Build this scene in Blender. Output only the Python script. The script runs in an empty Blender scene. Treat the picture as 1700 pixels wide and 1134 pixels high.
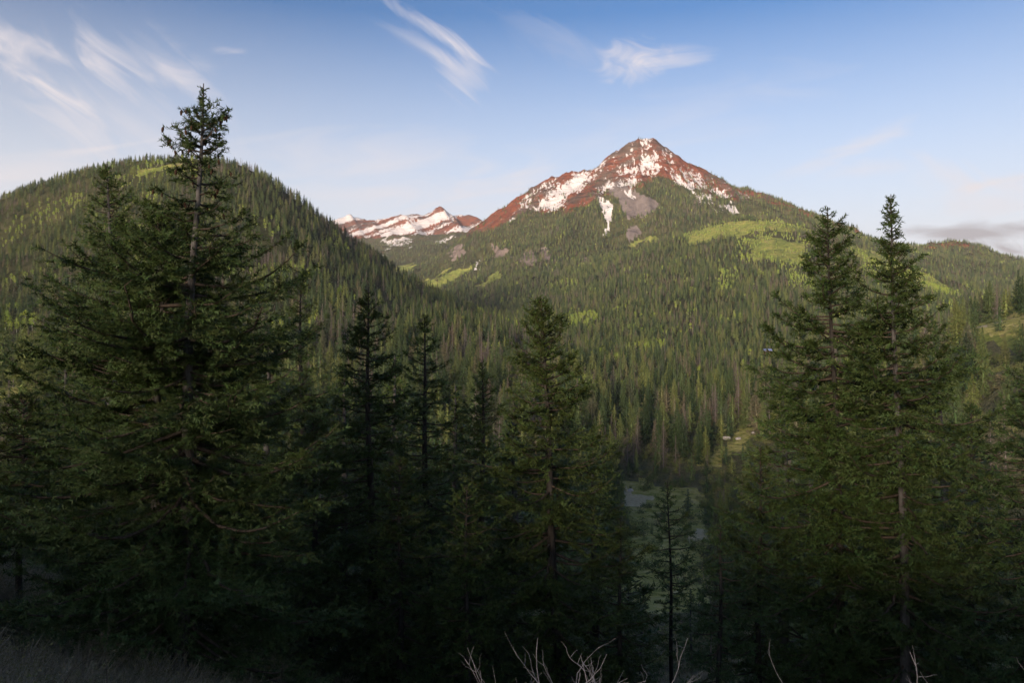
import bpy, math, random
import numpy as np

# ------------------------------------------------------------------ camera
S = bpy.context.scene
LENS = 28.0
F = 1700 * LENS / 36.0            # focal length in photograph pixels
PITCH = math.atan((600 - 567) / F)
cam_d = bpy.data.cameras.new('camera')
cam = bpy.data.objects.new('camera', cam_d)
S.collection.objects.link(cam)
cam_d.lens = LENS
cam_d.sensor_width = 36.0
cam_d.clip_start = 0.1
cam_d.clip_end = 60000
cam.location = (0, 0, 0)
cam.rotation_euler = (math.pi / 2 + PITCH, 0, 0)
S.camera = cam

# ------------------------------------------------------------------ light
SUN_EL = math.radians(5.0)
SUN_H = np.array([0.42, 0.907])           # horizontal direction the sunlight travels
SUN_H = SUN_H / np.linalg.norm(SUN_H)
sun_d = bpy.data.lights.new('sun', 'SUN')
sun = bpy.data.objects.new('sun', sun_d)
S.collection.objects.link(sun)
sun_d.energy = 3.8
sun_d.angle = math.radians(14)          # sun disc widened to lift the shaded slopes: soft edged shade of the ridge
sun_d.color = (1.0, 0.75, 0.56)
from mathutils import Vector
travel = Vector((SUN_H[0] * math.cos(SUN_EL), SUN_H[1] * math.cos(SUN_EL), -math.sin(SUN_EL)))
sun.rotation_euler = travel.to_track_quat('-Z', 'Y').to_euler()
sun.location = (-2000, -5000, 2500)

W = bpy.data.worlds.new('World')
S.world = W
W.use_nodes = True
WN, WL = W.node_tree.nodes, W.node_tree.links
for n in list(WN):
    WN.remove(n)


def wn(t, **kw):
    n = WN.new(t)
    for k, v in kw.items():
        setattr(n, k, v)
    return n


def wm(op, a, b=None, c=None, clamp=False):
    n = WN.new('ShaderNodeMath')
    n.operation = op
    n.use_clamp = clamp
    for i, x in enumerate((a, b, c)):
        if x is None:
            continue
        if isinstance(x, (int, float)):
            n.inputs[i].default_value = x
        else:
            WL.new(x, n.inputs[i])
    return n.outputs[0]


sky = wn('ShaderNodeTexSky', sky_type='NISHITA')
sky.sun_disc = False
sky.sun_elevation = SUN_EL
sky.sun_rotation = math.atan2(-SUN_H[0], -SUN_H[1])
sky.altitude = 2300
sky.air_density = 1.0
sky.dust_density = 6.0
sky.ozone_density = 1.6
tc = wn('ShaderNodeTexCoord')
sep = wn('ShaderNodeSeparateXYZ')
WL.new(tc.outputs['Generated'], sep.inputs[0])
dx, dy, dz = sep.outputs
yy = wm('MAXIMUM', dy, 0.2)
T = wm('DIVIDE', dx, yy)
E = wm('DIVIDE', dz, yy)
front = wm('GREATER_THAN', dy, 0.2)


plane = wn('ShaderNodeCombineXYZ')
WL.new(T, plane.inputs[0])
WL.new(E, plane.inputs[1])


def streak(angle, sx, sy, detail=5.0, dist=0.5):
    """noise stretched along `angle` in the plane of directions"""
    mp = wn('ShaderNodeMapping', vector_type='TEXTURE')
    mp.inputs['Rotation'].default_value = (0, 0, angle)
    mp.inputs['Scale'].default_value = (1 / sx, 1 / sy, 1)
    WL.new(plane.outputs[0], mp.inputs[0])
    nz = wn('ShaderNodeTexNoise', noise_dimensions='2D')
    nz.inputs['Scale'].default_value = 1.0
    nz.inputs['Detail'].default_value = detail
    nz.inputs['Roughness'].default_value = 0.6
    nz.inputs['Distortion'].default_value = dist
    WL.new(mp.outputs[0], nz.inputs['Vector'])
    return nz.outputs['Fac']


STREAKS = {'fall': streak(math.radians(-38), 7.0, 34.0, 6.0, 0.9), 'flat': streak(math.radians(6), 6.0, 30.0, 6.0, 0.8), 'puff': streak(math.radians(-20), 16.0, 34.0, 7.0, 1.2)}


def cloud(u, v, half_len, half_wid, ang_deg, strength, kind=None):
    """one wisp: a soft ellipse round the direction of (u, v) broken up by streaky noise"""
    mp = wn('ShaderNodeMapping', vector_type='TEXTURE')
    mp.inputs['Location'].default_value = ((u - 850) / F, (600 - v) / F, 0)
    mp.inputs['Rotation'].default_value = (0, 0, math.radians(ang_deg))
    mp.inputs['Scale'].default_value = (half_len * 1.7 / F, half_wid * 1.7 / F, 1)
    WL.new(plane.outputs[0], mp.inputs[0])
    gr = wn('ShaderNodeTexGradient', gradient_type='QUADRATIC_SPHERE')
    WL.new(mp.outputs[0], gr.inputs[0])
    nz = STREAKS[kind or ('fall' if ang_deg < -12 else 'flat')]
    g = wm('POWER', gr.outputs['Fac'], 0.6)
    body = wm('MAXIMUM', wm('ADD', nz, wm('MULTIPLY_ADD', g, 0.60, -0.70)), 0.0)
    return wm('MULTIPLY', wm('MULTIPLY', body, wm('MULTIPLY', g, 2.2, clamp=True)), strength * 1.2)


clouds = [
    # upper left streaks, running down to the right
    cloud(60, 130, 130, 26, -33, 1.2), cloud(50, 75, 140, 20, -20, 1.0), cloud(160, 100, 90, 34, -48, 1.3), cloud(110, 195, 120, 40, -42, 0.9),
    cloud(280, 115, 130, 46, -38, 0.95), cloud(385, 80, 36, 9, -5, 0.9), cloud(30, 285, 190, 36, 8, 1.3), cloud(200, 190, 300, 100, -28, 0.55),
    # wisp above the gap and the feather beside it
    cloud(690, 25, 90, 15, -33, 1.1), cloud(745, 62, 70, 15, -36, 1.2), cloud(768, 115, 60, 46, -55, 1.35), cloud(705, 72, 75, 16, -28, 0.6),
    # small bright cloud over the peak
    cloud(1052, 98, 58, 40, 8, 1.5, 'puff'), cloud(1115, 95, 75, 22, 6, 1.2), cloud(930, 60, 120, 40, -20, 0.35),
    # pale veil low over the gap
    cloud(620, 275, 300, 70, -4, 0.9), cloud(740, 320, 280, 56, 3, 0.8), cloud(1130, 190, 300, 60, 14, 0.5),
    # right side wisps
    cloud(1410, 248, 130, 18, 20, 1.3), cloud(1470, 215, 80, 14, 24, 0.7), cloud(1590, 292, 90, 28, -20, 1.2), cloud(1660, 330, 120, 34, 6, 1.5),
    cloud(1440, 278, 90, 18, 6, 1.0), cloud(1690, 300, 80, 24, 12, 1.1),
]
tot = clouds[0]
for c in clouds[1:]:
    tot = wm('ADD', tot, c)
tot = wm('MULTIPLY', wm('MULTIPLY', tot, front), 0.8, clamp=True)
# grey low cloud on the right
low = wm('ADD', cloud(1620, 386, 150, 22, 1, 2.4), cloud(1665, 412, 100, 18, -10, 1.6, 'puff'))
low = wm('MULTIPLY', low, front, clamp=True)
hs = wn('ShaderNodeHueSaturation')
hs.inputs['Saturation'].default_value = 1.02
hs.inputs['Value'].default_value = 0.72
gm = wn('ShaderNodeGamma')
gm.inputs[1].default_value = 1.6
WL.new(sky.outputs[0], gm.inputs[0])
WL.new(gm.outputs[0], hs.inputs['Color'])
mx = wn('ShaderNodeMix', data_type='RGBA')
WL.new(tot, mx.inputs['Factor'])
# thin veil that whitens the sky towards the horizon all round
el_ = wm('ARCSINE', dz)
veil = wm('SUBTRACT', 1.0, wm('DIVIDE', wm('SUBTRACT', el_, 0.14), 0.275, clamp=True))
veil = wm('MULTIPLY', veil, 0.9)
mv = wn('ShaderNodeMix', data_type='RGBA')
WL.new(veil, mv.inputs['Factor'])
WL.new(hs.outputs[0], mv.inputs['A'])
mv.inputs['B'].default_value = (4.4, 4.3, 4.4, 1)
WL.new(mv.outputs['Result'], mx.inputs['A'])
CLOUD_COL = mx.inputs['B']
CLOUD_COL.default_value = (4.4, 4.0, 4.0, 1)
mx2 = wn('ShaderNodeMix', data_type='RGBA')
WL.new(wm('MULTIPLY', low, 0.8), mx2.inputs['Factor'])
WL.new(mx.outputs['Result'], mx2.inputs['A'])
LOW_COL = mx2.inputs['B']
LOW_COL.default_value = (2.0, 1.8, 1.85, 1)
bg = wn('ShaderNodeBackground')
bg.inputs['Strength'].default_value = 0.066
WL.new(mx2.outputs['Result'], bg.inputs['Color'])
wo = wn('ShaderNodeOutputWorld')
WL.new(bg.outputs[0], wo.inputs['Surface'])

W.cycles.sampling_method = 'MANUAL'
W.cycles.sample_map_resolution = 512
S.view_settings.view_transform = 'Standard'
S.view_settings.look = 'None'
S.view_settings.gamma = 1.0
S.view_settings.exposure = 1.72
S.view_settings.use_curve_mapping = False
S.render.engine = 'CYCLES'
S.cycles.max_bounces = 3
S.cycles.diffuse_bounces = 2
S.cycles.adaptive_threshold = 0.012
S.cycles.glossy_bounces = 1
S.cycles.transmission_bounces = 1
S.cycles.volume_bounces = 0
S.cycles.transparent_max_bounces = 4
S.cycles.use_denoising = True
S.cycles.caustics_reflective = False
S.cycles.caustics_refractive = False

rng = np.random.default_rng(11)
random.seed(11)
COL = S.collection
HAZE = True


# ------------------------------------------------------------------ helpers
def ray(u, v):
    xc, yc = (u - 850) / F, (567 - v) / F
    y = math.cos(PITCH) - yc * math.sin(PITCH)
    z = math.sin(PITCH) + yc * math.cos(PITCH)
    return xc / y, z / y


def at(u, v, Y):
    a, b = ray(u, v)
    return (a * Y, Y, b * Y)


def project(x, y, z):
    fwd = y * math.cos(PITCH) + z * math.sin(PITCH)
    up = -y * math.sin(PITCH) + z * math.cos(PITCH)
    fwd = np.where(fwd > 0.1, fwd, 0.1)
    return 850 + F * x / fwd, 567 - F * up / fwd


def hash2(ix, iy, seed):
    h = (ix.astype(np.int64) * 374761393 + iy.astype(np.int64) * 668265263 + seed * 2147483647) & 0xFFFFFFFF
    h = ((h ^ (h >> 13)) * 1274126177) & 0xFFFFFFFF
    h = (h ^ (h >> 16)) & 0xFFFFFFFF
    return h / 4294967295.0


def vnoise(x, y, seed=0):
    ix, iy = np.floor(x), np.floor(y)
    fx, fy = x - ix, y - iy
    fx = fx * fx * fx * (fx * (fx * 6 - 15) + 10)
    fy = fy * fy * fy * (fy * (fy * 6 - 15) + 10)
    a = hash2(ix, iy, seed)
    b = hash2(ix + 1, iy, seed)
    c = hash2(ix, iy + 1, seed)
    d = hash2(ix + 1, iy + 1, seed)
    return (a * (1 - fx) + b * fx) * (1 - fy) + (c * (1 - fx) + d * fx) * fy


def fbm(x, y, octv=5, seed=0, ridged=False):
    s, a, tot_ = 0.0, 1.0, 0.0
    for o in range(octv):
        n = vnoise(x, y, seed + o * 17)
        if ridged:
            n = 1 - np.abs(2 * n - 1)
        s = s + a * n
        tot_ += a
        a *= 0.5
        x, y = x * 2.03 + 13.7, y * 2.03 - 7.1
    return s / tot_


def in_poly(u, v, poly):
    inside = np.zeros(u.shape, bool)
    n = len(poly)
    j = n - 1
    for i in range(n):
        xi, yi = poly[i]
        xj, yj = poly[j]
        c = ((yi > v) != (yj > v)) & (u < (xj - xi) * (v - yi) / (yj - yi + 1e-9) + xi)
        inside ^= c
        j = i
    return inside


def mesh_np(name, verts, faces, mats=(), attrs=None, smooth=False, fmat=None):
    verts = np.asarray(verts, np.float32)
    faces = np.asarray(faces, np.int32)
    m = bpy.data.meshes.new(name)
    nf, k = faces.shape
    m.vertices.add(len(verts))
    m.vertices.foreach_set('co', verts.ravel())
    m.loops.add(nf * k)
    m.loops.foreach_set('vertex_index', faces.ravel())
    m.polygons.add(nf)
    m.polygons.foreach_set('loop_start', np.arange(nf, dtype=np.int32) * k)
    m.polygons.foreach_set('use_smooth', np.full(nf, smooth))
    for mt in mats:
        m.materials.append(mt)
    if fmat is not None:
        m.polygons.foreach_set('material_index', np.asarray(fmat, np.int32))
    for an, av in (attrs or {}).items():
        at_ = m.attributes.new(an, 'FLOAT', 'POINT')
        at_.data.foreach_set('value', np.asarray(av, np.float32))
    m.update(calc_edges=True)
    return m


def obj(name, mesh, parent=None, label=None, cat=None, group=None, kind=None):
    o = bpy.data.objects.new(name, mesh)
    COL.objects.link(o)
    if parent is not None:
        o.parent = parent
    tag(o, label, cat, group, kind)
    return o


def tag(o, label=None, cat=None, group=None, kind=None):
    for k, v in (('label', label), ('category', cat), ('group', group), ('kind', kind)):
        if v:
            o[k] = v


def empty(name, loc, label=None, cat=None, group=None):
    o = bpy.data.objects.new(name, None)
    COL.objects.link(o)
    o.location = loc
    o.empty_display_size = 0.5
    tag(o, label, cat, group)
    return o


# ------------------------------------------------------------------ materials
class NT:
    def __init__(self, name):
        self.m = bpy.data.materials.new(name)
        self.m.use_nodes = True
        self.n, self.l = self.m.node_tree.nodes, self.m.node_tree.links
        self.p = self.n['Principled BSDF']

    def node(self, t, **kw):
        n = self.n.new(t)
        for k, v in kw.items():
            setattr(n, k, v)
        return n

    def put(self, sock, x):
        if hasattr(x, 'is_linked'):
            self.l.new(x, sock)
        else:
            sock.default_value = x

    def math(self, op, a, b=0.0, clamp=False):
        n = self.node('ShaderNodeMath', operation=op, use_clamp=clamp)
        self.put(n.inputs[0], a)
        self.put(n.inputs[1], b)
        return n.outputs[0]

    def noise(self, scale, detail=4.0, vec=None, rough=0.55, dist=0.0):
        n = self.node('ShaderNodeTexNoise')
        n.inputs['Scale'].default_value = scale
        n.inputs['Detail'].default_value = detail
        n.inputs['Roughness'].default_value = rough
        n.inputs['Distortion'].default_value = dist
        if vec is not None:
            self.l.new(vec, n.inputs['Vector'])
        return n.outputs['Fac']

    def attr(self, name):
        n = self.node('ShaderNodeAttribute', attribute_name=name)
        return n.outputs['Fac']

    def mix(self, f, a, b):
        n = self.node('ShaderNodeMix', data_type='RGBA')
        self.put(n.inputs['Factor'], f)
        self.put(n.inputs['A'], a if hasattr(a, 'is_linked') else (*a, 1))
        self.put(n.inputs['B'], b if hasattr(b, 'is_linked') else (*b, 1))
        return n.outputs['Result']

    def ramp(self, f, stops):
        n = self.node('ShaderNodeValToRGB')
        e = n.color_ramp.elements
        while len(e) < len(stops):
            e.new(0.5)
        for el, (p, c) in zip(e, stops):
            el.position = p
            el.color = (*c, 1)
        self.put(n.inputs[0], f)
        return n.outputs[0]

    def step(self, x, lo, hi):
        n = self.node('ShaderNodeMapRange', interpolation_type='SMOOTHSTEP')
        self.put(n.inputs['Value'], x)
        n.inputs['From Min'].default_value = lo
        n.inputs['From Max'].default_value = hi
        return n.outputs['Result']

    def finish(self, color, rough=0.9, spec=0.1, bump=None, bstr=0.5, bdist=1.0):
        self.put(self.p.inputs['Base Color'], color if hasattr(color, 'is_linked') else (*color, 1))
        self.put(self.p.inputs['Roughness'], rough)
        self.p.inputs['Specular IOR Level'].default_value = spec
        if bump is not None:
            b = self.node('ShaderNodeBump')
            b.inputs['Strength'].default_value = bstr
            b.inputs['Distance'].default_value = bdist
            self.l.new(bump, b.inputs['Height'])
            self.l.new(b.outputs[0], self.p.inputs['Normal'])
        return self.m


def mat_foliage(name, stops, tint=None, rough=0.6, spec=0.25):
    """needles: per-instance hue from Object Info, fine change from a random per-needle value"""
    t = NT(name)
    oi = t.node('ShaderNodeObjectInfo')
    c = t.ramp(oi.outputs['Random'], stops)
    if tint:
        hsv = t.node('ShaderNodeHueSaturation')
        a = t.attr('tint')
        t.l.new(t.math('ADD', t.math('MULTIPLY', a, 0.06), 0.47), hsv.inputs['Hue'])
        t.l.new(t.math('ADD', t.math('MULTIPLY', a, tint), 1 - tint / 2), hsv.inputs['Value'])
        t.l.new(c, hsv.inputs['Color'])
        c = hsv.outputs[0]
    return t.finish(c, rough, spec)


def mat_bark(name, dark, light, scale=6.0):
    t = NT(name)
    co = t.node('ShaderNodeTexCoord').outputs['Object']
    mp = t.node('ShaderNodeMapping')
    mp.inputs['Scale'].default_value = (1, 1, 0.25)
    t.l.new(co, mp.inputs[0])
    n = t.noise(scale, 6, mp.outputs[0], 0.65)
    c = t.ramp(n, [(0.35, dark), (0.65, light)])
    return t.finish(c, 0.9, 0.1, n, 0.6, 0.03)


M = {}
M['fir'] = mat_foliage('fir_needles', [(0.0, (0.042, 0.072, 0.018)), (0.5, (0.052, 0.079, 0.020)), (1.0, (0.044, 0.079, 0.027))], 0.7)
M['fir_mid'] = mat_foliage('fir_needles_paler', [(0.0, (0.066, 0.108, 0.028)), (1.0, (0.078, 0.116, 0.036))], 0.7)
M['spruce'] = mat_foliage('spruce_needles', [(0.0, (0.030, 0.056, 0.024)), (0.2, (0.056, 0.094, 0.034)), (0.4, (0.080, 0.122, 0.046)), (0.6, (0.118, 0.158, 0.052)), (0.8, (0.170, 0.205, 0.060)), (0.9, (0.150, 0.140, 0.085)), (1.0, (0.046, 0.084, 0.046))], 0.7)
M['aspen'] = mat_foliage('aspen_leaves', [(0.0, (0.26, 0.36, 0.050)), (0.5, (0.34, 0.43, 0.065)), (1.0, (0.20, 0.32, 0.055))], 0.4)
M['dead'] = mat_foliage('dead_needles', [(0.0, (0.14, 0.115, 0.09)), (0.5, (0.18, 0.16, 0.14)), (1.0, (0.16, 0.115, 0.085))], 0.4)
M['bark'] = mat_bark('grey_fir_bark', (0.03, 0.029, 0.028), (0.13, 0.13, 0.128))
M['bark_dark'] = mat_bark('dark_fir_bark', (0.018, 0.017, 0.015), (0.065, 0.062, 0.058))
M['branch'] = mat_bark('dark_branch_bark', (0.035, 0.028, 0.022), (0.10, 0.085, 0.07), 14)
M['aspen_bark'] = mat_bark('pale_aspen_bark', (0.30, 0.30, 0.27), (0.62, 0.61, 0.55), 4)
M['dead_wood'] = mat_bark('bleached_dead_wood', (0.11, 0.095, 0.085), (0.27, 0.25, 0.235), 12)
M['twig'] = mat_bark('grey_shrub_twig', (0.17, 0.165, 0.165), (0.42, 0.41, 0.42), 20)
M['cone'] = mat_bark('brown_cone_scales', (0.03, 0.02, 0.014), (0.09, 0.055, 0.035), 30)


def mat_terrain():
    t = NT('mountain_ground')
    geo = t.node('ShaderNodeNewGeometry')
    pos = geo.outputs['Position']
    nL = t.noise(0.004, 6, pos, 0.6)
    nM = t.noise(0.03, 7, pos, 0.65)
    nS = t.noise(0.35, 5, pos, 0.6)
    floor_ = t.ramp(nM, [(0.3, (0.035, 0.042, 0.018)), (0.55, (0.065, 0.072, 0.032)), (0.75, (0.11, 0.105, 0.055))])
    grass = t.ramp(nM, [(0.3, (0.13, 0.18, 0.045)), (0.48, (0.22, 0.27, 0.07)), (0.60, (0.30, 0.31, 0.09)), (0.75, (0.36, 0.30, 0.17))])
    grass = t.mix(t.math('MULTIPLY', t.step(t.noise(0.09, 6, pos, 0.7), 0.45, 0.65), 0.6), grass, (0.09, 0.12, 0.04))
    # banded red-brown rock, coloured redder to stand for alpenglow: strata dip across the face
    mp = t.node('ShaderNodeMapping')
    mp.inputs['Rotation'].default_value = (0.25, -0.35, 0.3)
    mp.inputs['Scale'].default_value = (0.010, 0.010, 0.045)
    t.l.new(pos, mp.inputs[0])
    strata = t.noise(1.0, 8, mp.outputs[0], 0.7, 0.8)
    rock = t.ramp(strata, [(0.28, (0.036, 0.018, 0.013)), (0.40, (0.115, 0.042, 0.026)), (0.50, (0.23, 0.076, 0.040)), (0.57, (0.13, 0.052, 0.034)), (0.66, (0.31, 0.125, 0.060)), (0.78, (0.27, 0.17, 0.12))])
    talus = t.ramp(t.noise(0.05, 8, pos, 0.75), [(0.3, (0.13, 0.115, 0.112)), (0.7, (0.21, 0.19, 0.185))])
    cliff = t.ramp(strata, [(0.3, (0.11, 0.09, 0.08)), (0.6, (0.25, 0.215, 0.195))])
    gravel = t.ramp(t.noise(0.8, 6, pos, 0.7), [(0.3, (0.40, 0.36, 0.22)), (0.7, (0.66, 0.60, 0.40))])
    brush = t.ramp(t.noise(1.3, 7, pos, 0.7), [(0.3, (0.055, 0.060, 0.030)), (0.5, (0.12, 0.125, 0.065)), (0.7, (0.21, 0.20, 0.13))])

    def edge(name, n, w=0.5, soft=0.10):
        a = t.attr(name)
        s = t.math('ADD', a, t.math('MULTIPLY', t.math('SUBTRACT', n, 0.5), w * 2))
        return t.step(s, 0.5 - soft, 0.5 + soft)
    rock = t.mix(t.step(t.noise(0.007, 6, pos, 0.65, 0.6), 0.46, 0.60), rock, t.ramp(strata, [(0.3, (0.040, 0.031, 0.026)), (0.5, (0.11, 0.082, 0.066)), (0.7, (0.19, 0.15, 0.125))]))
    c = floor_
    c = t.mix(edge('brush', nS, 0.4, 0.25), c, brush)
    c = t.mix(edge('grass', nM, 0.5, 0.2), c, grass)
    straw = t.ramp(t.noise(0.22, 7, pos, 0.7), [(0.28, (0.14, 0.17, 0.04)), (0.42, (0.28, 0.30, 0.08)), (0.56, (0.42, 0.40, 0.15)), (0.72, (0.54, 0.48, 0.28))])
    c = t.mix(edge('straw', nS, 0.7, 0.25), c, straw)
    c = t.mix(edge('rock', nM, 0.5, 0.15), c, rock)
    c = t.mix(edge('cliff', nM, 1.3), c, cliff)
    c = t.mix(edge('talus', nM, 0.9), c, talus)
    c = t.mix(edge('gravel', nS, 0.5), c, gravel)
    mp2 = t.node('ShaderNodeMapping')
    mp2.inputs['Rotation'].default_value = (0, 0.5, 0)
    mp2.inputs['Scale'].default_value = (0.085, 0.03, 0.034)
    t.l.new(pos, mp2.inputs[0])
    ns = t.noise(1.0, 8, mp2.outputs[0], 0.72, 0.5)
    sf = edge('snow', ns, 1.25, 0.06)
    c = t.mix(sf, c, (0.60, 0.61, 0.64))
    bump = t.math('ADD', t.math('ADD', t.math('MULTIPLY', nM, 1.0), t.math('MULTIPLY', nS, 0.12)), t.math('MULTIPLY', strata, t.math('MULTIPLY', t.attr('rock'), 1.6)))
    m = t.finish(c, 0.95, 0.08, bump, 1.0, 9.0)
    return m


M['terrain'] = mat_terrain()

# ------------------------------------------------------------------ terrain
P = []          # control points of the land surface: (x, y, z)


def cp(*pts):
    for (u, v, Y) in pts:
        P.append(at(u, v, Y))


def cz(*pts):
    P.extend(pts)


# hillside the camera stands on, falling to the valley floor
for x in (-60, -30, -12, 0, 12, 30, 60):
    for y, z in ((-40, 3), (-8, -0.4), (0, -1.75), (8, -5.0), (20, -10.0), (40, -18.0), (75, -30), (120, -41)):
        xx = x * (1 + max(y, 0) / 60)
        cz((xx, y, z + 0.46 * max(0, -xx - 4) * min(1, max(0.2, y / 20)) * max(0.25, 1 - y / 160)))
cz((-160, 180, -38), (-60, 180, -50), (60, 180, -53), (170, 180, -50), (280, 200, -38), (-260, 200, -22))
cz((-20, 300, -62), (80, 300, -66), (160, 300, -64), (80, 390, -62), (30, 400, -60), (-80, 320, -58), (150, 390, -60))
cp((1100, 770, 440), (1210, 735, 470), (1100, 705, 530), (1300, 690, 520), (1000, 705, 520), (1400, 680, 500), (1100, 655, 700), (1300, 650, 700), (1000, 655, 700), (1450, 640, 700))
# right foreground hillside with the track
cp((1590, 552, 500), (1650, 536, 510), (1700, 523, 520), (1800, 500, 540), (1950, 470, 560), (1600, 640, 340), (1700, 640, 300), (1800, 600, 300), (1650, 700, 250),
   (1600, 566, 750), (1700, 545, 800), (1850, 520, 850))
# little grassy mound on the left
cp((-120, 640, 240), (0, 646, 250), (60, 641, 255), (110, 660, 250), (0, 665, 320), (80, 668, 330), (-120, 665, 330))
# left hill: crest (below tree tops), then its face, then its foot
cp((-300, 500, 1500), (-100, 400, 1400), (0, 348, 1400), (60, 316, 1380), (130, 290, 1350), (180, 278, 1330), (240, 267, 1300), (320, 265, 1260), (400, 279, 1220),
   (450, 304, 1190), (480, 334, 1170), (520, 375, 1140), (550, 404, 1110), (600, 450, 1050), (650, 486, 1000), (700, 516, 950), (760, 528, 900), (830, 555, 850), (880, 578, 800))
cp((-100, 460, 1050), (0, 420, 1060), (100, 385, 1080), (200, 350, 1080), (300, 340, 1060), (400, 350, 1020), (470, 390, 980), (0, 500, 850), (120, 480, 850), (250, 450, 850),
   (380, 450, 840), (480, 460, 840), (560, 490, 820), (0, 580, 650), (150, 580, 650), (300, 560, 660), (450, 560, 660), (580, 570, 660), (680, 580, 680),
   (0, 620, 520), (200, 640, 500), (400, 640, 500), (560, 650, 500), (700, 660, 520), (850, 650, 560), (200, 720, 380), (400, 730, 370), (600, 740, 370), (800, 735, 400))
cz((-600, 1900, 150), (-300, 1800, 60), (-150, 1600, 40), (-900, 2000, 150), (-1400, 2000, 200))
# side valley running up to the basin
cp((900, 575, 1100), (840, 540, 1500), (790, 516, 2000), (730, 492, 2600), (690, 476, 3100), (655, 458, 3700), (630, 440, 4200))
# far snowy ridge
cp((480, 395, 5700), (530, 378, 5700), (555, 371, 5600), (578, 360, 5550), (600, 370, 5500), (640, 366, 5400), (668, 362, 5400), (682, 353, 5400), (705, 356, 5380), (735, 347, 5300), (752, 356, 5250), (770, 358, 5200), (795, 370, 5100), (830, 380, 5000),
   (580, 398, 5000), (640, 396, 4950), (700, 392, 4850), (760, 392, 4700), (620, 412, 4600), (680, 412, 4500), (740, 408, 4300), (560, 420, 4700), (450, 420, 5000))
cz((-1800, 7200, 500), (-800, 7200, 500), (200, 7200, 500), (2000, 7200, 400), (4500, 7200, 300), (-3600, 7200, 300))
# main peak: skyline
cp((790, 374, 3650), (815, 360, 3550), (840, 347, 3450), (860, 336, 3400), (880, 320, 3380), (900, 308, 3360), (935, 294, 3340), (965, 287, 3320), (1000, 269, 3300), (1020, 253, 3300), (1045, 236, 3300), (1060, 225, 3300), (1072, 222, 3300),
   (1086, 229, 3300), (1110, 250, 3280), (1150, 280, 3250), (1200, 306, 3200), (1250, 324, 3150), (1300, 341, 3100), (1350, 359, 3050), (1400, 380, 3000), (1450, 400, 2980), (1500, 414, 2970), (1540, 420, 3000))
cp((1570, 410, 3350), (1620, 416, 3350), (1660, 430, 3300), (1700, 447, 3250), (1800, 480, 3200), (1950, 520, 3100))
cz((500, 4100, 600), (0, 4100, 520), (1000, 4000, 480), (1600, 3900, 330), (-250, 4300, 500), (2300, 4200, 250))
# main peak: faces and ribs
cp((1065, 262, 3200), (1060, 300, 3060), (1050, 312, 3000), (1030, 330, 2960), (1085, 345, 2900), (1050, 360, 2850), (1000, 300, 3160), (985, 330, 3020), (950, 315, 3180), (920, 335, 3140), (890, 350, 3120), (1000, 365, 2850),
   (960, 370, 2900), (920, 380, 2920), (870, 385, 3000), (830, 385, 3150), (800, 400, 3250), (770, 410, 3350), (740, 425, 3500), (1120, 300, 3100), (1160, 320, 3000), (1200, 345, 2900), (1140, 345, 2820), (1110, 370, 2700),
   (1260, 350, 2900), (1320, 372, 2800), (1060, 390, 2720), (1000, 410, 2650), (940, 420, 2650), (880, 420, 2720), (870, 440, 2600), (820, 440, 2750), (770, 455, 2850), (720, 470, 2950))
# hump with aspens in front of the peak
cp((1090, 405, 2450), (1130, 392, 2330), (1180, 376, 2260), (1230, 366, 2230), (1290, 367, 2200), (1340, 382, 2160), (1400, 402, 2120), (1450, 418, 2080), (1500, 440, 2030), (1560, 466, 1980), (1600, 490, 1930), (1660, 505, 1850), (1750, 520, 1800))
cz((700, 2620, 350), (900, 2600, 330), (1150, 2580, 255), (450, 2560, 330))
cp((1130, 420, 2100), (1200, 410, 2050), (1280, 405, 2000), (1350, 420, 1950), (1420, 440, 1900), (1500, 470, 1800), (1040, 430, 2250), (1000, 450, 2150), (920, 460, 2250), (860, 480, 2200), (1100, 460, 1850), (1200, 450, 1800), (1300, 450, 1760),
   (1400, 470, 1700), (1000, 490, 1750), (920, 510, 1700), (1100, 500, 1550), (1200, 500, 1500), (1300, 500, 1480), (1400, 510, 1450), (1500, 520, 1400), (1000, 540, 1350), (1100, 550, 1250), (1200, 550, 1200), (1300, 550, 1200), (1400, 555, 1150), (1500, 555, 1100),
   (950, 580, 1050), (1050, 595, 950), (1200, 600, 900), (1350, 600, 900), (1500, 590, 900), (1620, 530, 1300), (1700, 535, 1300))
# outside the frame
cz((-700, 300, 40), (-900, 700, 180), (700, 300, 10), (1000, 700, 60), (1500, 1200, 70), (-1500, 1000, 250), (2600, 1500, 200), (3200, 2500, 250), (-2600, 2500, 300), (-3800, 4500, 400), (4500, 4500, 300))
# behind: the valley side goes on up to the ridge that keeps the low sun off the valley
PERP = np.array([SUN_H[1], -SUN_H[0]])
RIDGE_D = 5000.0
for s_, zc in ((-7000, 800), (-5000, 820), (-3500, 760), (-2600, 740), (-1900, 700), (-1155, 690), (-640, 670), (0, 690), (700, 660), (1500, 680), (2600, 720), (4500, 740), (7000, 700)):
    zc -= 170
    c = -SUN_H * RIDGE_D + PERP * s_
    cz((c[0], c[1], zc))
    b = c - SUN_H * 1200
    cz((b[0], b[1], zc - 400))
    f_ = c + SUN_H * 1200
    cz((f_[0], f_[1], zc - 330))
cz((0, -200, 5), (-200, -170, 5), (200, -170, 4), (0, -330, 9), (-300, -330, 9), (300, -330, 8), (0, -700, 26), (-700, -700, 60), (700, -700, 40), (0, -1800, 130), (-2000, -1500, 160), (2000, -1500, 130), (-1200, 0, 180), (1200, 0, 110), (-3500, 0, 400), (3500, 0, 300))

P = np.array(P, float)
SC = 1000.0


def _k(d):
    return np.sqrt(d * d + 1e-6)


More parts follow.
